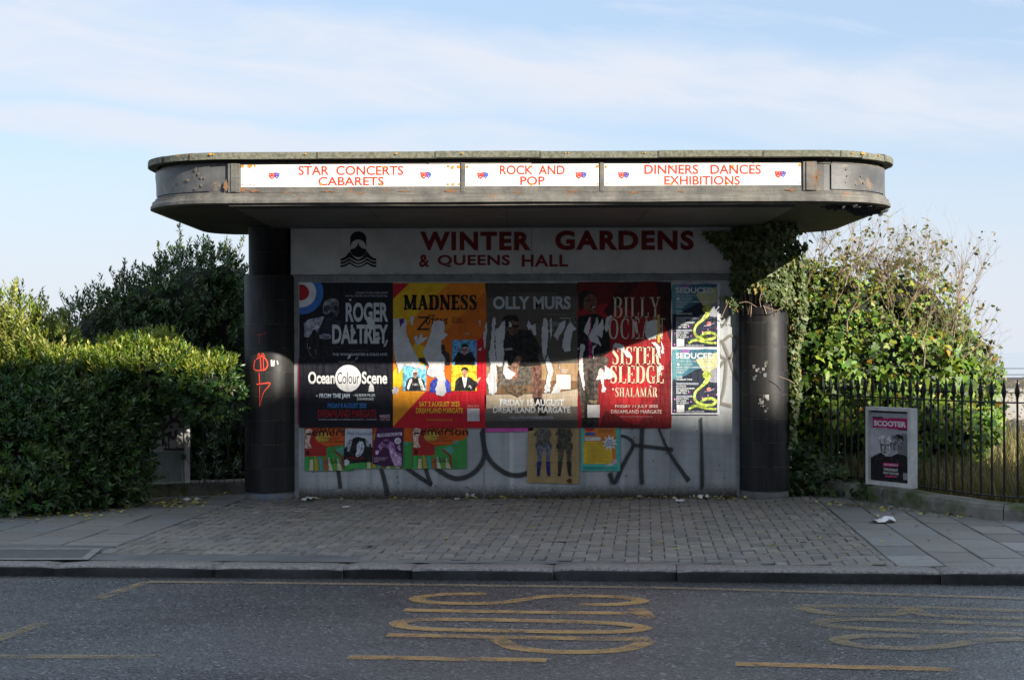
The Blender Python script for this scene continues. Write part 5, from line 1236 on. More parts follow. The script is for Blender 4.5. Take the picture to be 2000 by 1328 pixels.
def case(label, A, B, z0, z1, thick, cat='framed notice'):
    """wooden display frame between ground points A (left) and B (right)"""
    A = Vector(A); B = Vector(B); d = (B-A); w = d.length; d.normalize(); n = Vector((d.y, -d.x, 0))
    t = thing('notice_frame', label, cat, (A+B)/2+Vector((0, 0, z0)))
    def M_(u, z, o): return A+d*(u*w)+n*o+Vector((0, 0, z0+z*(z1-z0)))
    return t, M_, w, z1-z0
M_FRAME = weathered('chalky_white_frame', (.56, .56, .55), (.42, .42, .41), 9, .6, .2, 40, c3=(.26, .24, .22), s3=5, t3=(.64, .75))
def fbar(M_, u0, u1, z0, z1, o0, o1, name, mat, par):
    mb = MB(); c_ = [M_(u, z, o) for o in (o0, o1) for u, z in ((u0, z0), (u1, z0), (u1, z1), (u0, z1))]
    mb.add(c_, [(0, 3, 2, 1), (4, 5, 6, 7), (0, 1, 5, 4), (1, 2, 6, 5), (2, 3, 7, 6), (3, 0, 4, 7)]); return mb.build(name, mat, par)
a_ = P(1697, 870, 15.98); b_ = P(1786, 870, 15.38)
t, M_, w, h = case('white framed notice with a pink heading and three men, fixed to the right-hand railing', (a_.x, a_.y, 0), (b_.x, b_.y, 0), .205, 1.005, .06)
fw = .055
fbar(M_, 0, 1, 0, 1, -.04, .0, 'back_board', M_FRAME, t)
fbar(M_, 0, fw, 0, 1, .001, .045, 'frame_side', M_FRAME, t); fbar(M_, 1-fw-.02, 1, 0, 1, .001, .045, 'frame_side', M_FRAME, t)
fbar(M_, fw, 1-fw-.02, 0, .05, .001, .043, 'frame_rail', M_FRAME, t); fbar(M_, fw, 1-fw-.02, .955, 1, .001, .043, 'frame_rail', M_FRAME, t)
u0, u1, v0, v1 = fw, 1-fw-.02, .05, .955
def cmap(cx, cy, d):
    u = (cx-165)/(660-165); v = (cy-35*u*.0-(175+30*u))/(1110-175)
    return M_(u0+(u1-u0)*u, v1+(v0-v1)*v, .002+d)
F = Flat(t, lambda x, y, d: cmap(x, y, d), .002)
def sh(x, y): return (x, y+30*(x-165)/495)
class SQ:
    def p(s, part, col, pts, j=0, amp=1, seed=2): q = [sh(*a) for a in pts]; F.poly(part, col, jag(q, j, amp, seed) if j else q)
    def t(s, st, x0, y0, x1, y1, col, off=0):
        V, Fc = text_tris(st, off); F._put('lettering', col, [sh(x0+(x1-x0)*a, y1+(y0-y1)*b) for a, b in V], Fc)
S = SQ()
S.p('paper_sheet', (168, 168, 176), [(165, 1110), (660, 1110), (660, 175), (165, 175)])
S.p('paper_sheet', (40, 40, 44), [(165, 205), (660, 205), (660, 175), (165, 175)])
S.p('paper_sheet', (116, 116, 122), [(540, 860), (660, 900), (660, 480), (560, 460), (480, 620)], 3, 6)
S.p('paper_sheet', (190, 190, 198), [(165, 800), (300, 700), (300, 480), (230, 420), (165, 430)], 3, 6)
K = (20, 20, 24)
S.p('picture', K, [(165, 1108), (660, 1108), (660, 800), (580, 740), (500, 730), (430, 770), (380, 780), (310, 730), (220, 775), (165, 815)], 2, 3)
def head(x, y, s, sk, hr):
    S.p('picture', sk, [(x-62*s, y-30*s), (x-58*s, y+60*s), (x-40*s, y+130*s), (x-10*s, y+165*s), (x+25*s, y+165*s), (x+55*s, y+120*s), (x+68*s, y+40*s), (x+66*s, y-40*s), (x, y-80*s)])
    S.p('picture', hr, [(x-75*s, y+10*s), (x-78*s, y-60*s), (x-50*s, y-120*s), (x+10*s, y-135*s), (x+70*s, y-105*s), (x+78*s, y-40*s), (x+66*s, y-20*s), (x+50*s, y-55*s), (x-30*s, y-55*s), (x-60*s, y-30*s)])
    S.p('picture', tuple(int(c_*.35) for c_ in sk), [(x-48*s, y+5*s), (x-10*s, y+8*s), (x-10*s, y+22*s), (x-48*s, y+20*s)]); S.p('picture', tuple(int(c_*.35) for c_ in sk), [(x+15*s, y+8*s), (x+52*s, y+5*s), (x+52*s, y+20*s), (x+15*s, y+22*s)])
    S.p('picture', tuple(int(c_*.6) for c_ in sk), [(x-2*s, y+20*s), (x+12*s, y+20*s), (x+16*s, y+75*s), (x-8*s, y+78*s)]); S.p('picture', tuple(int(c_*.4) for c_ in sk), [(x-24*s, y+104*s), (x+30*s, y+104*s), (x+26*s, y+114*s), (x-20*s, y+114*s)])
    S.p('picture', tuple(int(c_*.55) for c_ in sk), [(x-62*s, y-10*s), (x-40*s, y), (x-36*s, y+90*s), (x-48*s, y+110*s)])
head(515, 580, .78, (126, 126, 130), (30, 30, 32)); head(455, 590, .72, (140, 140, 144), (110, 110, 112)); head(345, 615, 1.0, (164, 164, 168), (196, 196, 200))
S.p('picture', K, [(165, 1108), (450, 1108), (430, 820), (370, 790), (300, 735), (220, 775), (165, 815)])
PK = (178, 32, 104)
S.p('heading', PK, [(190, 405), (370, 400), (385, 410), (632, 410), (628, 262), (405, 268), (380, 280), (360, 272), (190, 278)])
S.t('SCOOTER', 207, 308, 612, 382, (226, 220, 226), .05)
S.p('heading', K, [(185, 280), (320, 276), (320, 258), (185, 262)]); S.p('heading', K, [(515, 422), (620, 418), (620, 402), (515, 406)])
S.p('heading', PK, [(322, 912), (520, 902), (520, 856), (322, 862)]); S.t('LIVE IN MARGATE', 335, 872, 508, 898, (226, 210, 220), .02)
S.t('DREAMLAND MARGATE', 332, 930, 508, 966, (214, 214, 214), .03); S.t('FRIDAY 13 JUNE 2025', 324, 980, 516, 1020, (214, 214, 214), .03)
S.p('heading', (206, 70, 120), [(345, 1050), (500, 1044), (500, 1026), (345, 1030)]); S.p('panel', (150, 140, 146), [(572, 1064), (634, 1064), (634, 975), (572, 975)])
F.done()
# pale board among the leaves on the left with sprayed outlines
a_ = P(292, 900, 16.72); b_ = P(369, 900, 16.98)
t, M_, w, h = case('white graffitied board among the hedge leaves by the left-hand column', (a_.x, a_.y, 0), (b_.x, b_.y, 0), .16, .985, .05, 'board')
fbar(M_, 0, 1, 0, 1, -.03, 0, 'back_board', weathered('grubby_white_board', (.42, .41, .40), (.30, .29, .28), 3, .6, .1, 30, streak=.3), t)
fbar(M_, .86, 1, 0, 1, .001, .03, 'frame_side', M_FRAME, t)
def bmap(cx, cy, d):
    u = (cx-20)/(520-20); v = (cy-190)/(1000-190); return M_(u, 1-v, d+.0)
spray('graffiti', [([(190, 600), (205, 350), (245, 195)], 30), ([(245, 195), (290, 290), (320, 330)], 30), ([(320, 330), (370, 290), (385, 230)], 26), ([(460, 215), (470, 380), (500, 480), (505, 620)], 30), ([(215, 420), (270, 350), (350, 330), (430, 370), (470, 430)], 34),
    ([(270, 385), (315, 405)], 26), ([(385, 400), (430, 385)], 26), ([(280, 440), (290, 500), (325, 520), (350, 480), (345, 450), (375, 445)], 28), ([(205, 480), (240, 470), (265, 500), (255, 560)], 22), ([(180, 600), (190, 560), (215, 560), (220, 600), (240, 570)], 19), ([(190, 630), (330, 640), (490, 640)], 26), ([(260, 560), (262, 630)], 17)], bmap, spraymat('purple_black_spray', (.05, .035, .05), .85), t, .003)
F = Flat(t, bmap, .001); F.poly('lower_panel', (128, 142, 138), [(25, 990), (428, 990), (428, 660), (25, 660)]); F.done()

# ================================================================ LEAVES
def leaf_tpl(kind):
    if kind == 'lance': return np.array([(0, 0, 0), (-.19, .5, .05), (0, 1, -.04), (.19, .5, .05), (0, .5, 0)]), [(0, 4, 2, 1), (0, 3, 2, 4)]
    if kind == 'round': return np.array([(0, 0, 0), (-.27, .38, .05), (-.17, .82, .02), (0, 1, -.05), (.17, .82, .02), (.27, .38, .05), (0, .5, 0)]), [(0, 6, 2, 1), (6, 3, 2), (0, 5, 4, 6), (6, 4, 3)]
    if kind == 'ivy': return np.array([(0, .06, 0), (-.34, -.06, -.02), (-.54, .30, .03), (-.26, .46, .03), (0, 1, -.08), (.26, .46, .03), (.54, .30, .03), (.34, -.06, -.02), (0, .42, .0)]), [(8, 1, 0), (8, 2, 1), (8, 3, 2), (8, 4, 3), (8, 5, 4), (8, 6, 5), (8, 7, 6), (8, 0, 7)]
def nrm(a): return a/np.maximum(np.linalg.norm(a, axis=-1, keepdims=True), 1e-9)
def leaves(name, pos, axis, face, size, col, kind, mat, parent=None):
    """pos: leaf base; axis: direction of growth; face: roughly which way the blade looks"""
    tv, tf = leaf_tpl(kind); n = len(pos)
    a = nrm(axis); f = nrm(face - (face*a).sum(1, keepdims=True)*a); s = np.cross(a, f)
    V = pos[:, None, :]+size[:, None, None]*(tv[None, :, 0:1]*s[:, None, :]+tv[None, :, 1:2]*a[:, None, :]+tv[None, :, 2:3]*f[:, None, :])
    k = len(tv); loops = []; starts = []; tot = []; c = 0
    base = np.arange(n)*k
    fl = np.concatenate([np.array(q) for q in tf]); ls = np.array([len(q) for q in tf])
    li = (base[:, None]+fl[None, :]).ravel(); lt = np.tile(ls, n); st = np.concatenate([[0], np.cumsum(lt)[:-1]])
    me = bpy.data.meshes.new(name); me.vertices.add(n*k); me.vertices.foreach_set('co', V.astype(np.float32).ravel())
    me.loops.add(len(li)); me.loops.foreach_set('vertex_index', li.astype(np.int32)); me.polygons.add(len(lt)); me.polygons.foreach_set('loop_start', st.astype(np.int32))
    me.polygons.foreach_set('loop_total', lt.astype(np.int32))
    at = me.attributes.new('Col', 'FLOAT_COLOR', 'POINT'); C = np.ones((n, k, 4), np.float32); C[:, :, :3] = np.clip(col, 0, 1)[:, None, :]
    at.data.foreach_set('color', C.ravel()); me.update(calc_edges=True); me.validate()
    return link(name, me, mat, parent)
def rand_dirs(n): return nrm(rng.normal(size=(n, 3)))
def shell(ells, n, lo=.72, hi=1.04, keep=None, lump=.09):
    """random points in the outer shell of a union of ellipsoids, with outward normals"""
    P_, N_ = [], []
    area = np.array([(e[3]*e[4]+e[4]*e[5]+e[3]*e[5]) for e in ells]); area /= area.sum()
    while sum(map(len, P_)) < n:
        k = rng.choice(len(ells), size=n*2, p=area); E = np.array(ells)[k]
        d = rand_dirs(n*2); r = lo+(hi-lo)*rng.random((n*2, 1))**.6
        q = E[:, :3]+d*r*E[:, 3:6]; nn = nrm(d/E[:, 3:6])
        ok = np.ones(len(q), bool)
        for e in ells:
            t = (q-np.array(e[:3]))/np.array(e[3:6]); ok &= (t*t).sum(1) > (lo*.96)**2
        if keep is not None: ok &= keep(q)
        q = q+nn*(lump*(np.sin(q[:, :1]*5.3+q[:, 2:]*4.1+1)*np.sin(q[:, 2:]*6.1-q[:, 1:2]*3.7)+.6*np.sin(q[:, :1]*11.7-q[:, 2:]*9.3)*np.sin(q[:, 2:]*12.9+q[:, 1:2]*8.1+2)))
        P_.append(q[ok]); N_.append(nn[ok])
    return np.concatenate(P_)[:n], np.concatenate(N_)[:n]
def colvar(n, cols, w, j=.18):
    c = np.array(cols)[rng.choice(len(cols), size=n, p=np.array(w)/sum(w))]
    return c*(1+j*rng.normal(size=(n, 1)))+rng.normal(size=(n, 3))*.006
def rosettes(pts, nor, per, lsize, up=.5, spread=.9, stem=.10, layers=2, jit=.35):
    """tufts of leaves round short shoots"""
    m = len(pts); sd = nrm(nor*.7+np.array([0, 0, up])+rng.normal(size=(m, 3))*jit)
    t1 = nrm(np.cross(sd, rand_dirs(m))); t2 = np.cross(sd, t1)
    k = np.arange(per); L = rng.uniform(.75, 1.25, size=(m, 1))
    ang = k[None, :]*2.4+rng.uniform(0, 6.3, size=(m, 1))
    h = (k/per)[None, :]*stem*L
    op = spread*(1-.55*(k/per))[None, :]+rng.normal(size=(m, per))*.15
    rad = np.cos(ang)[..., None]*t1[:, None, :]+np.sin(ang)[..., None]*t2[:, None, :]
    ax = sd[:, None, :]*np.cos(op)[..., None]+rad*np.sin(op)[..., None]
    po = pts[:, None, :]+sd[:, None, :]*h[..., None]
    fa = sd[:, None, :]*np.sin(op)[..., None]-rad*np.cos(op)[..., None]+rng.normal(size=(m, per, 3))*.2
    sz = lsize*rng.uniform(.65, 1.2, size=(m, per))*(1-.25*(k/per))
    return po.reshape(-1, 3), ax.reshape(-1, 3), fa.reshape(-1, 3), sz.ravel(), np.repeat(np.arange(m), per)
M_LEAF = leafmat('glossy_leaf', .22, .38, .5); M_LEAFY = leafmat('thin_leaf', .32, .42, .45); M_IVY = leafmat('ivy_leaf', .25, .46, .28)
M_BARK = weathered('bark', (.10, .085, .065), (.06, .05, .04), 30, .9, .4, 60); M_TWIG = weathered('dry_twig', (.30, .215, .15), (.17, .12, .085), 14, .8)
def core(ells, k, name, parent, mat):  # solid near-black lumps standing in for the shaded inside of the foliage
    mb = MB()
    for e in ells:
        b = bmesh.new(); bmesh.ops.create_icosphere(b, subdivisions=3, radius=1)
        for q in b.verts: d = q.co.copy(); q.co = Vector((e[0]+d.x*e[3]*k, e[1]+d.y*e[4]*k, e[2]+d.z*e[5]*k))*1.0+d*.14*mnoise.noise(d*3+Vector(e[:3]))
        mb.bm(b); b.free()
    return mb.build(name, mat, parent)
M_CORE = weathered('dark_fill', (.012, .017, .008), (.006, .008, .005), 14, .9)
def limbs(mb, root, tips, r0, r1, n=7):
    for t in tips:
        m_ = Vector(root).lerp(Vector(t), .5)+Vector((random.uniform(-.12, .12), random.uniform(-.12, .12), .05))
        L = smooth_line([root, m_, t], 4); mb.tube(L, [r0+(r1-r0)*i/(len(L)-1) for i in range(len(L))], n)

# ---- clipped-looking hedge overgrowing the left railing
hg = thing('hedge', 'big dark evergreen hedge spilling over the footway on the left', 'hedge', (-4.7, 15.8, 0))
hells = [(-5.4, 15.80, .70, 1.0, .80, .68), (-4.95, 15.95, .82, .90, .74, .58), (-4.55, 16.12, .80, .72, .66, .62), (-4.22, 16.3, .85, .50, .55, .66), (-5.5, 16.5, 1.20, .95, .45, .46), (-4.75, 16.5, 1.16, .70, .42, .40), (-4.25, 16.45, 1.14, .50, .42, .36), (-3.78, 16.4, 1.30, .48, .44, .33), (-3.36, 16.42, 1.18, .40, .40, .29), (-4.6, 15.72, .34, .60, .58, .45), (-4.25, 16.15, .36, .36, .52, .42), (-6.1, 15.5, .8, .9, .8, .85), (-5.1, 15.42, .34, .75, .55, .46), (-4.9, 15.25, .22, .5, .4, .32)]
keep_h = lambda q: (q[:, 2] > .02) & ((q[:, 0] < np.where(q[:, 2] < .32, -3.56, -3.86)+.06*np.sin(q[:, 2]*9+q[:, 1]*7)) | (q[:, 2] > .84+.08*np.sin(q[:, 0]*11)))
pt, nr_ = shell(hells, 8600, .76, 1.06, keep_h, .10)
po, ax, fa, sz, ix = rosettes(pt, nr_, 8, .082, .45, 1.0, .11)
cc = colvar(len(pt), [(.036, .084, .020), (.050, .105, .022), (.026, .058, .020), (.075, .115, .024)], [4, 4, 3, 1.4])[ix]*(1+.15*rng.normal(size=(len(po), 1)))
patch = .5+.5*np.sin(po[:, 0]*3.1+po[:, 2]*2.3)*np.sin(po[:, 2]*4.3-po[:, 0]*1.7+1)
cc = cc*(.75+.5*patch[:, None]); sz = sz*(.75+.5*rng.random(len(sz)))
leaves('foliage', po, ax, fa, sz, cc, 'lance', M_LEAF, hg)
# stray shoots standing out of the face
sp0, sn0 = shell(hells, 90, .98, 1.06, keep_h, .1); spv = []; mb = MB()
for p_, n_ in zip(sp0, sn0):
    d_ = nrm(n_*.8+np.array([0, -.1, .7])+rng.normal(size=3)*.3); L = rng.uniform(.10, .26)
    mb.tube([p_-d_*.1, p_+d_*L*.5, p_+d_*L], [.004, .003, .002], 4)
    for q in range(int(L/.045)+1): spv.append(np.concatenate([p_+d_*(L*q/(int(L/.045)+.01)), d_]))
spv = np.array(spv); p2, a2, f2, s2, i2 = rosettes(spv[:, :3], spv[:, 3:], 5, .075, .3, .9, .05, jit=.15)
leaves('stray_shoots', p2, a2, f2, s2, colvar(len(spv), [(.05, .10, .025), (.075, .12, .03), (.035, .065, .018)], [3, 2, 2])[i2], 'lance', M_LEAF, hg); tag(mb.build('twig', M_BARK, hg), kind='stuff')
# crest shoots in brighter yellow-green, the sunlit rim put into their colour
pt, nr_ = shell(hells, 3600, .97, 1.10, lambda q: (q[:, 2] > 1.34) & (q[:, 1] > 15.9))
pt[:, 2] += rng.random(len(pt))**3*.10
po, ax, fa, sz, ix = rosettes(pt, nr_, 9, .070, 1.1, .85, .13, jit=.25)
cc = colvar(len(pt), [(.26, .30, .040), (.19, .26, .035), (.33, .33, .07), (.10, .17, .025)], [4, 4, 2, 3])[ix]*(1+.12*rng.normal(size=(len(po), 1)))
leaves('sunlit_shoots', po, ax, fa, sz, cc, 'lance', M_LEAFY, hg)
core([(*e_[:3], e_[3]*(.9 if e_[0] < -4.4 else .8), *e_[4:]) for e_ in hells if not -4.26 < e_[0] < -4.21], .78, 'dark_inner_fill', hg, M_CORE)
mb = MB()
for k in range(5): x = -5.8+k*.28; limbs(mb, (x, 16.0+.15*k*.5, 0), [(x+random.uniform(-.3, .3), 16+.08*k, random.uniform(.6, 1.1)) for _ in range(2)], .025, .008)
mb.build('stem', M_BARK, hg)
# ---- yellow-green shrub at the left edge
sh_ = thing('shrub', 'tall loose yellow-green shrub in sunlight at the left edge of the picture', 'shrub', (-5.5, 16.4, 0))
yells = [(-5.6, 16.35, 1.50, .55, .45, .52), (-5.2, 16.3, 1.50, .40, .38, .42), (-6.0, 16.3, 1.55, .5, .45, .5), (-4.92, 16.3, 1.45, .32, .32, .32), (-5.35, 16.35, 1.85, .28, .28, .28)]
pt, nr_ = shell(yells, 1500, .75, 1.12); pt[:, 2] += rng.random(len(pt))**3*.14
po, ax, fa, sz, ix = rosettes(pt, nr_, 9, .072, 1.2, .85, .14, jit=.25)
cc = colvar(len(pt), [(.28, .30, .055), (.20, .25, .04), (.35, .34, .10), (.11, .17, .03)], [4, 4, 2, 2.5])[ix]
mb = MB(); spv = []
for k in range(17):                                    # whippy shoots standing clear of the crown
    x = rng.uniform(-5.9, -4.75); z = rng.uniform(1.75, 2.0); L = rng.uniform(.12, .40)*(1.1 if x < -5.0 else .6); y = rng.uniform(16.2, 16.5); lean = rng.normal()*.10
    mb.tube([(x, y, z-.5), (x+lean*.4, y, z), (x+lean, y, z+L)], [.007, .005, .003], 5)
    for q in range(int(L/.05)+2): s = q/(int(L/.05)+1); spv.append((x+lean*s, y, z+L*s))
spv = np.array(spv); d = np.tile(np.array([[0, 0, 1.0]]), (len(spv), 1))
p2, a2, f2, s2, i2 = rosettes(spv, d, 7, .062, 1.0, .9, .06, jit=.2)
c2 = colvar(len(spv), [(.20, .21, .05), (.16, .18, .05), (.10, .13, .03)], [3, 3, 2])[i2]
leaves('foliage', np.concatenate([po, p2]), np.concatenate([ax, a2]), np.concatenate([fa, f2]), np.concatenate([sz, s2]), np.concatenate([cc, c2]), 'lance', M_LEAFY, sh_)
limbs(mb, (-5.5, 16.4, -.03), [(x, 16.35, z) for x, z in ((-5.9, 1.7), (-5.4, 1.8), (-5.1, 1.5), (-6.2, 1.6), (-5.6, 2.0))], .03, .008); mb.build('stem', M_BARK, sh_)
# ---- tall dark shrub behind, beside the left column
dk = thing('shrub', 'tall dark green evergreen shrub behind the hedge, left of the left-hand column', 'shrub', (-4.4, 18.9, 0))
dells = [(-4.3, 18.8, 1.35, 1.1, .7, .95), (-3.85, 18.9, 2.08, .60, .55, .70), (-5.0, 18.8, 1.6, .55, .5, .65), (-4.45, 18.9, 2.0, .52, .5, .50), (-3.3, 18.8, 1.55, .55, .5, .85), (-3.6, 18.9, 2.32, .35, .35, .42), (-3.35, 18.2, .55, .65, .4, .7), (-4.0, 18.4, .6, .7, .5, .8)]
pt, nr_ = shell(dells, 4300, .78, 1.08); pt[:, 2] += rng.random(len(pt))**4*.10
po, ax, fa, sz, ix = rosettes(pt, nr_, 9, .078, .9, .95, .11)
cc = colvar(len(pt), [(.040, .082, .026), (.056, .105, .028), (.030, .060, .024), (.09, .125, .03)], [4, 4, 3, .9])[ix]
mb = MB(); spv = []
for k in range(30):
    e = dells[[3, 1, 2, 3, 5, 1, 5][k % 7]]; x = e[0]+rng.uniform(-.8, .8)*e[3]; z = e[2]+e[5]*math.sqrt(max(0, 1-((x-e[0])/e[3])**2))*.95; L = rng.uniform(.10, .30); y = 18.8+rng.uniform(-.2, .2); lean = rng.normal()*.09
    if k in (3, 8): L = .42
    mb.tube([(x, y, z-.4), (x+lean*.4, y, z), (x+lean, y, z+L)], [.008, .006, .003], 5)
    for q in range(int(L/.055)+2): s = q/(int(L/.055)+1); spv.append((x+lean*s, y, z+L*s))
spv = np.array(spv); d = np.tile(np.array([[0, 0, 1.0]]), (len(spv), 1))
p2, a2, f2, s2, i2 = rosettes(spv, d, 7, .07, 1.0, .9, .06, jit=.2); c2 = colvar(len(spv), [(.036, .062, .022), (.06, .085, .03), (.13, .15, .04)], [4, 2, 1])[i2]
leaves('foliage', np.concatenate([po, p2]), np.concatenate([ax, a2]), np.concatenate([fa, f2]), np.concatenate([sz, s2]), np.concatenate([cc, c2]), 'lance', M_LEAF, dk)
core(dells, .78, 'dark_inner_fill', dk, M_CORE)
limbs(mb, (-4.2, 18.9, -.03), [(x, 18.9, z) for x, z in ((-4.9, 1.6), (-4.4, 2.2), (-3.9, 2.3), (-3.4, 1.8))], .05, .012); mb.build('stem', M_BARK, dk)
# ---- young growth coming through the dark railing by the left column
yg = thing('sapling_growth', 'low leafy shoots growing through the dark railing beside the left-hand column', 'shrub', (-3.3, 17.05, .15))
spv = []; mb = MB()
for k in range(11):
    x = rng.uniform(-3.62, -2.98); y = 16.98+rng.uniform(-.1, .12); L = rng.uniform(.12, .65 if k % 3 == 0 else .3); lean = rng.normal()*.1
    mb.tube([(x, y, .12), (x+lean*.5, y-.03, .15+L*.5), (x+lean, y-.05, .15+L)], [.005, .004, .002], 5)
    for q in range(2+int(L/.12)): s = (q+1)/(2+int(L/.12)); spv.append((x+lean*s, y-.05*s, .15+L*s))
spv = np.array(spv); d = np.tile(np.array([[0, -.3, 1.0]]), (len(spv), 1))
po, ax, fa, sz, ix = rosettes(spv, d, 7, .075, .8, 1.15, .05); leaves('foliage', po, ax, fa, sz, colvar(len(spv), [(.05, .10, .025), (.035, .07, .02)], [1, 1])[ix], 'lance', M_LEAF, yg); mb.build('stem', M_BARK, yg)

# ---- ivy-smothered bush behind the right railing
iv = thing('ivy_bush', 'large bright green ivy-covered bush behind the right-hand railing', 'bush', (4.6, 18.0, 0))
iells = [(4.2, 18.0, 1.25, 1.25, .85, 1.0), (3.75, 17.9, 1.95, .72, .62, .72), (4.55, 18.1, 1.95, .75, .6, .66), (4.98, 18.1, 1.30, .66, .65, .78), (5.25, 18.2, .80, .52, .55, .62), (3.45, 17.75, 1.2, .55, .55, .95), (4.6, 17.7, .9, .9, .6, .7), (3.5, 17.8, 2.15, .45, .45, .45)]
pt, nr_ = shell(iells, 17500, .70, 1.11, lambda q: q[:, 2] > .0)
n = len(pt); dwn = nrm(np.column_stack([rng.normal(size=n)*.5, -np.abs(rng.normal(size=n))*.25, -np.ones(n)*.7+rng.normal(size=n)*.6]))
face = nr_+np.array([.15, -.35, .35])+rng.normal(size=(n, 3))*.62
sz = np.where(rng.random(n) < .22, rng.uniform(.08, .125, n), rng.uniform(.03, .075, n)); big = pt[:, 2] < 1.8; sz = np.where(big, sz, sz*.66)
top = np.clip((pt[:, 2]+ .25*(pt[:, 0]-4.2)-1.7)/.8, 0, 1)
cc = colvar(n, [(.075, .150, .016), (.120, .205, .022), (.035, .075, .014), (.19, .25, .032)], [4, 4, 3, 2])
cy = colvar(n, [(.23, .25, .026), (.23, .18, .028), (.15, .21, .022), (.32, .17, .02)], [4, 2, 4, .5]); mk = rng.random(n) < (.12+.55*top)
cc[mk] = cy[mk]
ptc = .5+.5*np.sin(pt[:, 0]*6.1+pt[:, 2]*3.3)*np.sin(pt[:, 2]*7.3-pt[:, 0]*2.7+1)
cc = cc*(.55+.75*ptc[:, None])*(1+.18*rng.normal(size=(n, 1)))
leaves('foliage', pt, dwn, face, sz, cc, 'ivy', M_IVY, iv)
core(iells, .72, 'dark_inner_fill', iv, M_CORE)
mb = MB()
limbs(mb, (4.1, 17.9, -.03), [(3.6, 17.7, 1.6), (4.2, 17.9, 1.9), (4.8, 17.9, 1.6), (5.2, 18, 1.2)], .05, .015); mb.build('stem', M_BARK, iv)
# bare twiggy shrubs growing out of it
def twigs(name, label, bases, grow, depth, mat, spreadv, seed, ln, leafn):
    rr = random.Random(seed); t = thing(name, label, 'shrub', (bases[0][0], bases[0][1], 0)); mb = MB(); lv = []
    def rec(p, d, L, r, k):
        q = p; dd = d.copy(); pts = [p]; n = 3
        for _ in range(n):
            dd = (dd+Vector((rr.gauss(0, .16), rr.gauss(0, .12), rr.gauss(.03, .10)))).normalized(); q = q+dd*L/n; pts.append(q)
        mb.tube(pts, [r, r*.85, r*.7, r*.55], 4 if r < .006 else 6, cap=False)
        if rr.random() < leafn: lv.append(q)
        if k == 0: return
        for j in range(rr.choice((2, 2, 3))):
            b = pts[rr.choice((1, 2, 3, 3))]; nd = (dd+Vector((rr.gauss(0, spreadv), rr.gauss(0, spreadv*.7), rr.gauss(.10, .28)))).normalized()
            rec(b, nd, L*rr.uniform(.6, .85), r*.62, k-1)
    for (x, y, z, dx, L) in bases: [rec(Vector((x+rr.gauss(0, .07), y+rr.gauss(0, .1), z-.1*w_)), Vector((dx+rr.gauss(0, .2), rr.gauss(0, .12), 1)).normalized(), L*rr.uniform(.75, 1.05), .0085, depth) for w_ in range(2)]
    mb.build('branches', mat, t)
    if lv:
        lv = np.array(lv); n = len(lv)
        leaves('leaves', np.repeat(lv, 2, 0), rand_dirs(2*n)+np.array([0, 0, -.4]), rand_dirs(2*n)+np.array([0, -.8, .4]), rng.uniform(.03, .065, size=2*n), colvar(2*n, [(.17, .17, .04), (.24, .16, .04), (.10, .13, .03)], [3, 1.5, 2]), 'round', M_LEAFY, t)
twigs('bare_shrub', 'tangle of bare pale twigs rising from the ivy close beside the canopy end', [(3.42+.15*k, 17.55+.1*(k % 3), 2.15+.1*(k % 3)-.03*abs(k-3), (-.25, -.1, 0, .1, .25, .35, .1, -.2, .3)[k], .40) for k in range(9)], 0, 5, M_TWIG, .42, 5, 1, .08)
twigs('bare_shrub', 'taller bare-branched shrub with pale twigs at the right of the ivy bush', [(4.62+.08*k, 17.75, 1.80+.08*(k % 2), (-.35, -.15, -.05, .06, .15, .3)[k], .50) for k in range(6)]+[(4.95, 17.5, 1.5, .35, .40), (5.1, 17.5, 1.2, .4, .38), (5.2, 17.6, .9, .35, .34), (4.75, 17.4, 1.1, .1, .4), (4.6, 17.3, 1.5, 0, .36), (5.0, 17.4, .7, .15, .36), (4.3, 17.7, 2.2, .1, .36), (4.5, 17.7, 2.2, -.1, .36), (4.9, 17.5, 1.3, .1, .4), (3.7, 17.25, 1.9, -.2, .36)], 0, 5, M_TWIG, .40, 11, 1, .08)
# ---- ivy climbing the right column
iv2 = thing('climbing_ivy', 'ivy climbing the right-hand column and reaching over the main sign', 'ivy', (P(1491, 800, 16.72).x, 16.5, 0))
cx, cy, r = cR.x, cR.y, .285; n = 2600
a = rng.uniform(math.pi*.98, math.pi*2.02, size=n); z = 3.0-rng.random(n)**.8*.95
edge = (a > math.pi*1.75); lowlim = np.where(a < math.pi*1.45, 2.24, np.where(a < math.pi*1.62, 2.14, 2.02)); z = np.maximum(z, lowlim+rng.random(n)*.1)
rad = r+rng.random(n)*np.where(z > 2.35, .10, .07)
pt = np.column_stack([cx+rad*np.cos(a), cy+rad*np.sin(a), z]); nr_ = np.column_stack([np.cos(a), np.sin(a), np.zeros(n)])
# trailing curtain down the right-hand edge
m2 = 1100; z2 = 2.75-rng.random(m2)**1.1*2.2; a2 = rng.normal(math.pi*1.93, .10, size=m2); r2 = r+.02+rng.random(m2)*(.05+.09*np.clip(z2-1.0, 0, 1.2)); wob = .04*np.sin(z2*7)
p2 = np.column_stack([cx+(r2+wob*.5)*np.cos(a2), cy+r2*np.sin(a2)-.02, z2]); n2 = np.column_stack([np.cos(a2)*.6, np.sin(a2)-.5, np.zeros(m2)])
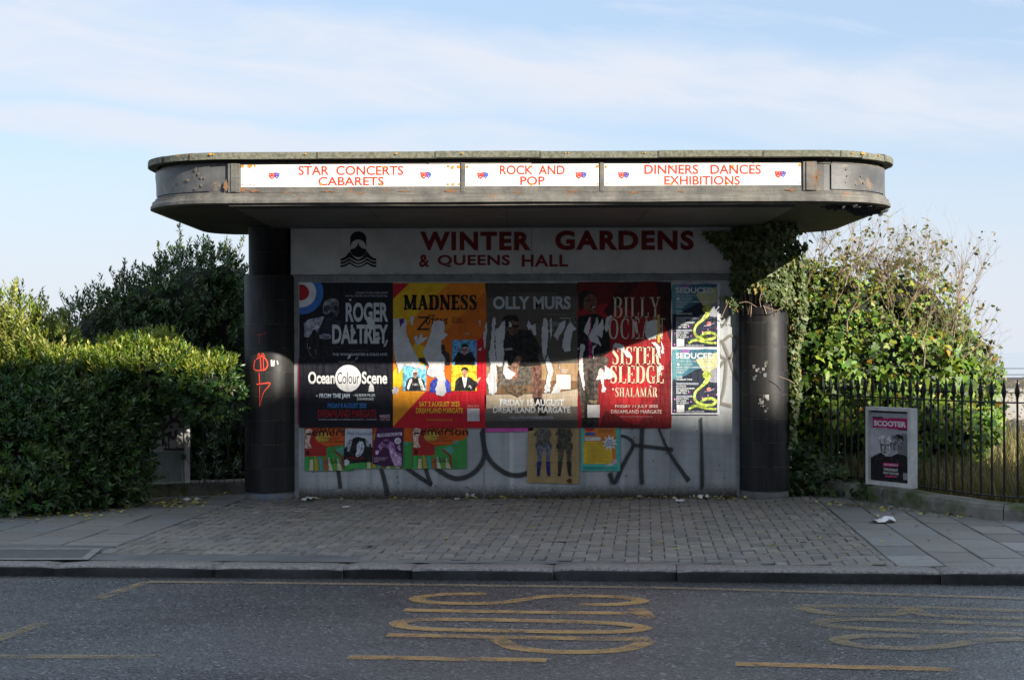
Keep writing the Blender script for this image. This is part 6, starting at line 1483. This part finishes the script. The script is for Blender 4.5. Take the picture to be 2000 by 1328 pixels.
# over the sign's end, and a sprig on the screen
m3 = 210; x3 = P(1446, 470, 16.6).x-rng.random(m3)**1.9*.38; z3 = 2.88-rng.random(m3)*.42*(1-(P(1446, 470, 16.6).x-x3)/.42); p3 = np.column_stack([x3, np.full(m3, YW-.075)-rng.random(m3)*.03, z3]); n3 = np.tile([[0, -1., .1]], (m3, 1))
m4 = 46; x4 = rng.normal(P(1432, 590, 16.6).x, .045, m4); z4 = rng.normal(2.13, .055, m4); p4 = np.column_stack([x4, np.full(m4, YW-.05)-rng.random(m4)*.08, z4]); n4 = np.tile([[.2, -1., .2]], (m4, 1))
pt = np.concatenate([pt, p2, p3, p4]); nr_ = np.concatenate([nr_, n2, n3, n4]); n = len(pt)
dwn = np.column_stack([rng.normal(size=n)*.45, -np.abs(rng.normal(size=n))*.25, -np.ones(n)*.8+rng.normal(size=n)*.3])
leaves('foliage', pt, dwn, nr_+rng.normal(size=(n, 3))*.40, rng.uniform(.035, .075, size=n), colvar(n, [(.11, .145, .05), (.07, .10, .03), (.17, .19, .08), (.24, .18, .05)], [4, 4, 2, .5]), 'ivy', M_IVY, iv2)
mb = MB()
for k in range(16):
    a = random.uniform(math.pi*1.1, math.pi*1.95); pts = []; z = random.uniform(1.95, 2.2)
    while z < 2.95: pts.append((cx+(r-.002)*math.cos(a), cy+(r-.002)*math.sin(a), z)); a += random.uniform(-.12, .12); z += .12
    mb.tube(pts, .006, 5)
for px in ([(1444, 592), (1460, 590), (1478, 600)], [(1488, 570), (1484, 585), (1486, 600)], [(1490, 598), (1515, 606), (1530, 600)], [(1428, 575), (1418, 600), (1408, 622)], [(1520, 735), (1540, 742), (1552, 750)]): mb.tube(smooth_line([P(x, y, 16.36) for x, y in px], 4), .004, 5)
mb.build('stem', M_TWIG, iv2)
# ---- low ivy and weeds at the foot of the column
gi = thing('ground_ivy', 'dark low ivy growing at the foot of the right-hand column by the railing', 'ivy', (3.3, 16.9, 0))
gel = [(3.15, 17.0, .10, .35, .22, .26), (3.45, 16.85, .05, .35, .2, .22), (3.05, 16.72, .0, .14, .10, .13), (3.75, 16.3, .06, .10, .10, .13), (3.3, 17.2, .25, .3, .2, .25)]
pt, nr_ = shell(gel, 950, .6, 1.08, lambda q: q[:, 2] > .01); n = len(pt)
leaves('foliage', pt, np.column_stack([rng.normal(size=n)*.6, -np.abs(rng.normal(size=n))*.5, rng.normal(size=n)*.5-.2]), nr_+np.array([0, -.4, .5])+rng.normal(size=(n, 3))*.35, rng.uniform(.045, .085, size=n), colvar(n, [(.040, .075, .025), (.055, .09, .03), (.03, .05, .02)], [3, 2, 3]), 'ivy', M_IVY, gi)
mb = MB()
for k in range(8): x = 2.95+.1*k; mb.tube([(x, 16.95, 0), (x+.05, 16.85, .1+.04*(k % 3)), (x+.12, 16.75, .05)], .004, 5)
mb.build('stem', M_TWIG, gi)

# ---- rough dry grass behind the right railing
def grass(name, n, gen, hmin, hmax, cols, wts, w=.006):
    xy = gen(n); h = rng.uniform(hmin, hmax, size=n); le = rng.normal(size=(n, 2))*.22*h[:, None]; an = rng.uniform(0, 6.3, n)
    s = np.column_stack([np.cos(an), np.sin(an)])*w
    V = np.zeros((n, 5, 3)); z0 = -.03
    V[:, 0, :2] = xy-s; V[:, 1, :2] = xy+s; V[:, 0, 2] = V[:, 1, 2] = z0
    V[:, 2, :2] = xy+le*.35+s*.7; V[:, 3, :2] = xy+le*.35-s*.7; V[:, 2, 2] = V[:, 3, 2] = z0+h*.6
    V[:, 4, :2] = xy+le; V[:, 4, 2] = z0+h
    b = np.arange(n)*5; F = [(i, i+1, i+2, i+3) for i in b]+[(i+3, i+2, i+4) for i in b]
    C = np.ones((n, 5, 4)); C[:, :, :3] = colvar(n, cols, wts)[:, None, :]
    o = colored_mesh(name, V.reshape(-1, 3).tolist(), F, C.reshape(-1, 4), leafmat('grass_blade', .25, .6, .3)); return tag(o, kind='stuff')
def grass_xy(n):
    y = 14.3+rng.random(n)*3.4; xl = np.interp(y, [14.15, 14.6, 15.1, 15.75, 16.45, 17.1, 17.6], [5.0, 4.45, 4.2, 4.0, 3.72, 3.5, 3.4])
    return np.column_stack([xl+.28+rng.random(n)**1.3*1.6, y])
g_ = grass('grass', 9000, grass_xy , .10, .52, [(.20, .15, .07), (.12, .10, .045), (.06, .09, .02), (.25, .20, .10)], [4, 3, 2, 1])

grass('grass', 5000, lambda n: np.column_stack([rng.uniform(4.6, 10, n), rng.uniform(17.5, 26, n)]), .2, .6, [(.22, .17, .08), (.14, .13, .05), (.08, .10, .03)], [4, 3, 2], .010)

# ================================================================ LITTER
M_PAPERW = weathered('scrap_paper', (.66, .66, .64), (.50, .50, .48), 30, .7)
def scrap(label, px, py, w, dpt, hgt, col=None, seed=1, group='paper scraps on the footway'):
    rr = random.Random(seed); c0 = GR(px, py); mb = MB(); N = 6; pts = []
    for j in range(4):
        for i in range(N):
            u = i/(N-1)-.5; v = j/3-.5
            k = 1-.45*abs(v)*rr.uniform(.4, 1.6)
            pts.append((c0.x+u*w*k+v*w*.2+rr.uniform(-.03, .03)*w, c0.y+v*dpt+rr.uniform(-.1, .1)*dpt*abs(u)*2, .006+max(0, hgt*(rr.random()*.9)*(1 if 0 < j < 3 or rr.random() < .5 else .2))))
    mb.add(pts, [(j*N+i, j*N+i+1, (j+1)*N+i+1, (j+1)*N+i) for j in range(3) for i in range(N-1)])
    o = mb.build('paper_scrap', col or M_PAPERW); return tag(o, label, 'litter', group)
scrap('white paper scrap at the foot of the screen beside the left-hand column', 604, 977, .14, .22, .05, seed=1)
scrap('small flat white scrap on the paving in front of the left end of the screen', 677, 991, .08, .12, .01, seed=2)
scrap('tiny white scrap by the screen, left of the crumpled white one', 893, 976, .05, .08, .02, seed=3)
scrap('crumpled white scrap standing against the screen below the middle posters', 919, 973, .085, .07, .075, seed=4)
scrap('leftmost pair of flat white scraps below the graffiti near the right end of the screen', 1328, 979, .11, .09, .02, seed=5)
scrap('white folded scrap among the torn papers by the right end of the screen', 1374, 973.5, .14, .12, .05, seed=6)
scrap('thin white strip left of the folded scrap by the right end of the screen', 1352, 972, .07, .10, .03, seed=7)
scrap('thin white strip right of the folded scrap, nearest the right-hand column', 1396, 971, .09, .06, .015, seed=8)
scrap('large crumpled white paper lying on the slabs in front of the framed notice', 1724, 1019, .235, .22, .05, seed=9)
scrap('small white scrap on the slabs just below the framed notice', 1739, 991, .06, .07, .015, seed=10)
scrap('long white scrap on fallen leaves in front of the graffitied board', 375, 977, .18, .10, .03, seed=11)
scrap('grey crumpled sheet at the base of the railing beside the left-hand column', 440, 957, .22, .16, .06, weathered('grey_sheet', (.30, .30, .30), (.2, .2, .2), 20, .7), 12)
scrap('brown crushed scrap on the paving below the middle of the screen', 999, 994, .06, .06, .045, weathered('brown_scrap', (.22, .17, .08), (.12, .09, .05), 40, .8), 13)
# fallen leaves and dirt: uncountable
pos = []
def scatter(n, f):
    for _ in range(n): pos.append(f())
def under_hedge():
    x = random.uniform(0, 470); y = 1004-(max(0, x-110))*.12-max(0, x-330)*.02+abs(random.gauss(0, 8)); return GR(x, y)
scatter(210, under_hedge)
scatter(130, lambda: GR(random.gauss(345, 34), random.gauss(985, 4.5)))
scatter(300, lambda: GR(random.uniform(578, 1445), 972.5+abs(random.gauss(0, 1.6))))
scatter(90, lambda: GR(random.uniform(560, 1900), random.uniform(976, 1085)))
scatter(150, lambda: (lambda t: GR(1560+t*330, 974+t*34+abs(random.gauss(0, 4))))(random.random()))
scatter(40, lambda: GR(random.gauss(1425, 14), 972+abs(random.gauss(0, 2))))
pos = np.array([tuple(p) for p in pos]); n = len(pos); pos[:, 2] = rng.uniform(.004, .02, n)
cl = colvar(n, [(.42, .36, .09), (.24, .16, .06), (.30, .28, .06), (.10, .07, .04), (.40, .36, .24)], [3, 3, 2, 3.5, 1.2])
ly = (pos[:, 0] < -2.9); cl[ly & (rng.random(n) < .6)] = (.36, .32, .07)
o = leaves('fallen_leaves', pos, np.column_stack([rng.normal(size=(n, 2)), rng.normal(size=n)*.15]), np.column_stack([rng.normal(size=(n, 2))*.5, np.ones(n)]), rng.uniform(.025, .065, n), cl, 'round', leafmat('dead_leaf', .1, .7, .3))
tag(o, kind='stuff')
n = 1500; px = rng.uniform(576, 1444, n); pos = np.array([tuple(GR(a, 971.5+abs(rng.normal())*2.2)) for a in px]); pos[:, 2] = rng.uniform(0, .03, n)
o = leaves('dirt', pos, rand_dirs(n), rand_dirs(n), rng.uniform(.008, .022, n), colvar(n, [(.05, .04, .025), (.09, .07, .04), (.03, .03, .02)], [3, 2, 3]), 'round', leafmat('debris', .05, .9, .2)); tag(o, kind='stuff')

# ================================================================ FAR SIDE AND ACROSS THE ROAD
M_WALLP = weathered('pale_wall', (.33, .32, .30), (.25, .24, .23), 1.5, .8)
t = thing('boundary_wall', 'pale low wall far beyond the railing at the right edge', 'wall', (13, 36, 0)); mb = MB(); mb.box(8.5, 30, 36, 36.3, -.05, .62); mb.build('wall', M_WALLP, t); mb = MB(); mb.box(8.45, 30.05, 35.95, 36.35, .622, .70); mb.build('coping', M_WALLP, t)
t = thing('wire_fence', 'thin wires strung beyond the bush at the right edge', 'fence', (9.5, 30, 0)); mb = MB()
for z in (1.24, 1.12): mb.tube([(7.5, 30, z), (14, 30, z)], .007, 5)
mb.build('wire', M_RAIL, t); mb = MB(); mb.tube([(7.9, 30, -.03), (7.9, 30, 1.3)], .03, 8); mb.build('post', M_RAIL, t); mb = MB(); mb.tube([(13.2, 30, -.03), (13.2, 30, 1.3)], .03, 8); mb.build('post', M_RAIL, t)
sb = thing('shrub', 'distant reddish-brown scrub at the right edge beyond the post', 'shrub', (11.2, 31, 0)); e2 = [(11.9, 32, .7, 1.3, .6, .75), (10.9, 32, .4, .8, .5, .6), (13.2, 32, 1.0, 1.2, .6, .9)]
pt, nr_ = shell(e2, 1500, .6, 1.1, lambda q: q[:, 2] > 0); n = len(pt); leaves('foliage', pt, rand_dirs(n)+np.array([0, 0, .5]), nr_+rand_dirs(n)*.5, rng.uniform(.06, .13, n), colvar(n, [(.28, .18, .10), (.30, .22, .09), (.20, .15, .10)], [3, 2, 2]), 'lance', M_LEAFY, sb)
limbs(mb := MB(), (11.9, 32, -.03), [(11.5, 32, .9), (12.4, 32, 1.1), (13, 32, 1.3)], .04, .01); mb.build('stem', M_BARK, sb)
# terrace across the road: its roof throws the shade over the lower half of the scene
M_BRICK = weathered('pale_brick', (.34, .29, .24), (.26, .22, .18), 6, .85, .3, 40); M_GLASS = weathered('window_glass', (.03, .035, .04), (.05, .05, .06), .5, .1); M_TRIM = weathered('white_trim', (.7, .69, .66), (.6, .59, .56), 4, .6); M_ROOF = weathered('slate', (.09, .09, .10), (.06, .06, .07), 9, .6)
AT = -math.atan(.11); H0 = 15.4
TB = Matrix.Translation(Vector((23.6, -6.0, 0))) @ Matrix.Rotation(AT, 4, 'Z')
def tb_block(label, x0, x1, H):
    t = thing('terraced_house', label, 'house', TB @ Vector(((x0+x1)/2, -5, -.1)), 'tall terraced houses across the road'); bt = []
    def bx(mb, *a): m2 = MB(); m2.box(*a); mb.add([TB @ Vector(v) for v in m2.v], m2.f)
    mb = MB(); bx(mb, x0+.01, x1-.01, -10, 0, -.3, H-.3); w = mb.build('wall', M_BRICK, t)
    mb = MB(); bx(mb, x0, x1, -10.1, .12, H-.298, H); mb.build('parapet', M_TRIM, t)
    for f in range(4):
        for k in range(3):
            cx_ = x0+(x1-x0)*(k+.5)/3; z = .9+f*3.5
            mb = MB(); bx(mb, cx_-.6, cx_+.6, .002, .05, z, z+2.0); wn = mb.build('window', M_TRIM, t)
            mb = MB(); bx(mb, cx_-.5, cx_+.5, .052, .06, z+.1, z+1.9); mb.build('pane', M_GLASS, wn)
HS = [(-28, -16, -.68), (-16, -3, -.68), (-3, 4, -.27), (4, 16, .34)]
for i, (a, b, dh) in enumerate(HS): tb_block('tall pale brick house across the road behind the viewpoint, %s from the west' % ('first second third fourth'.split()[i]), a, b, H0+dh)
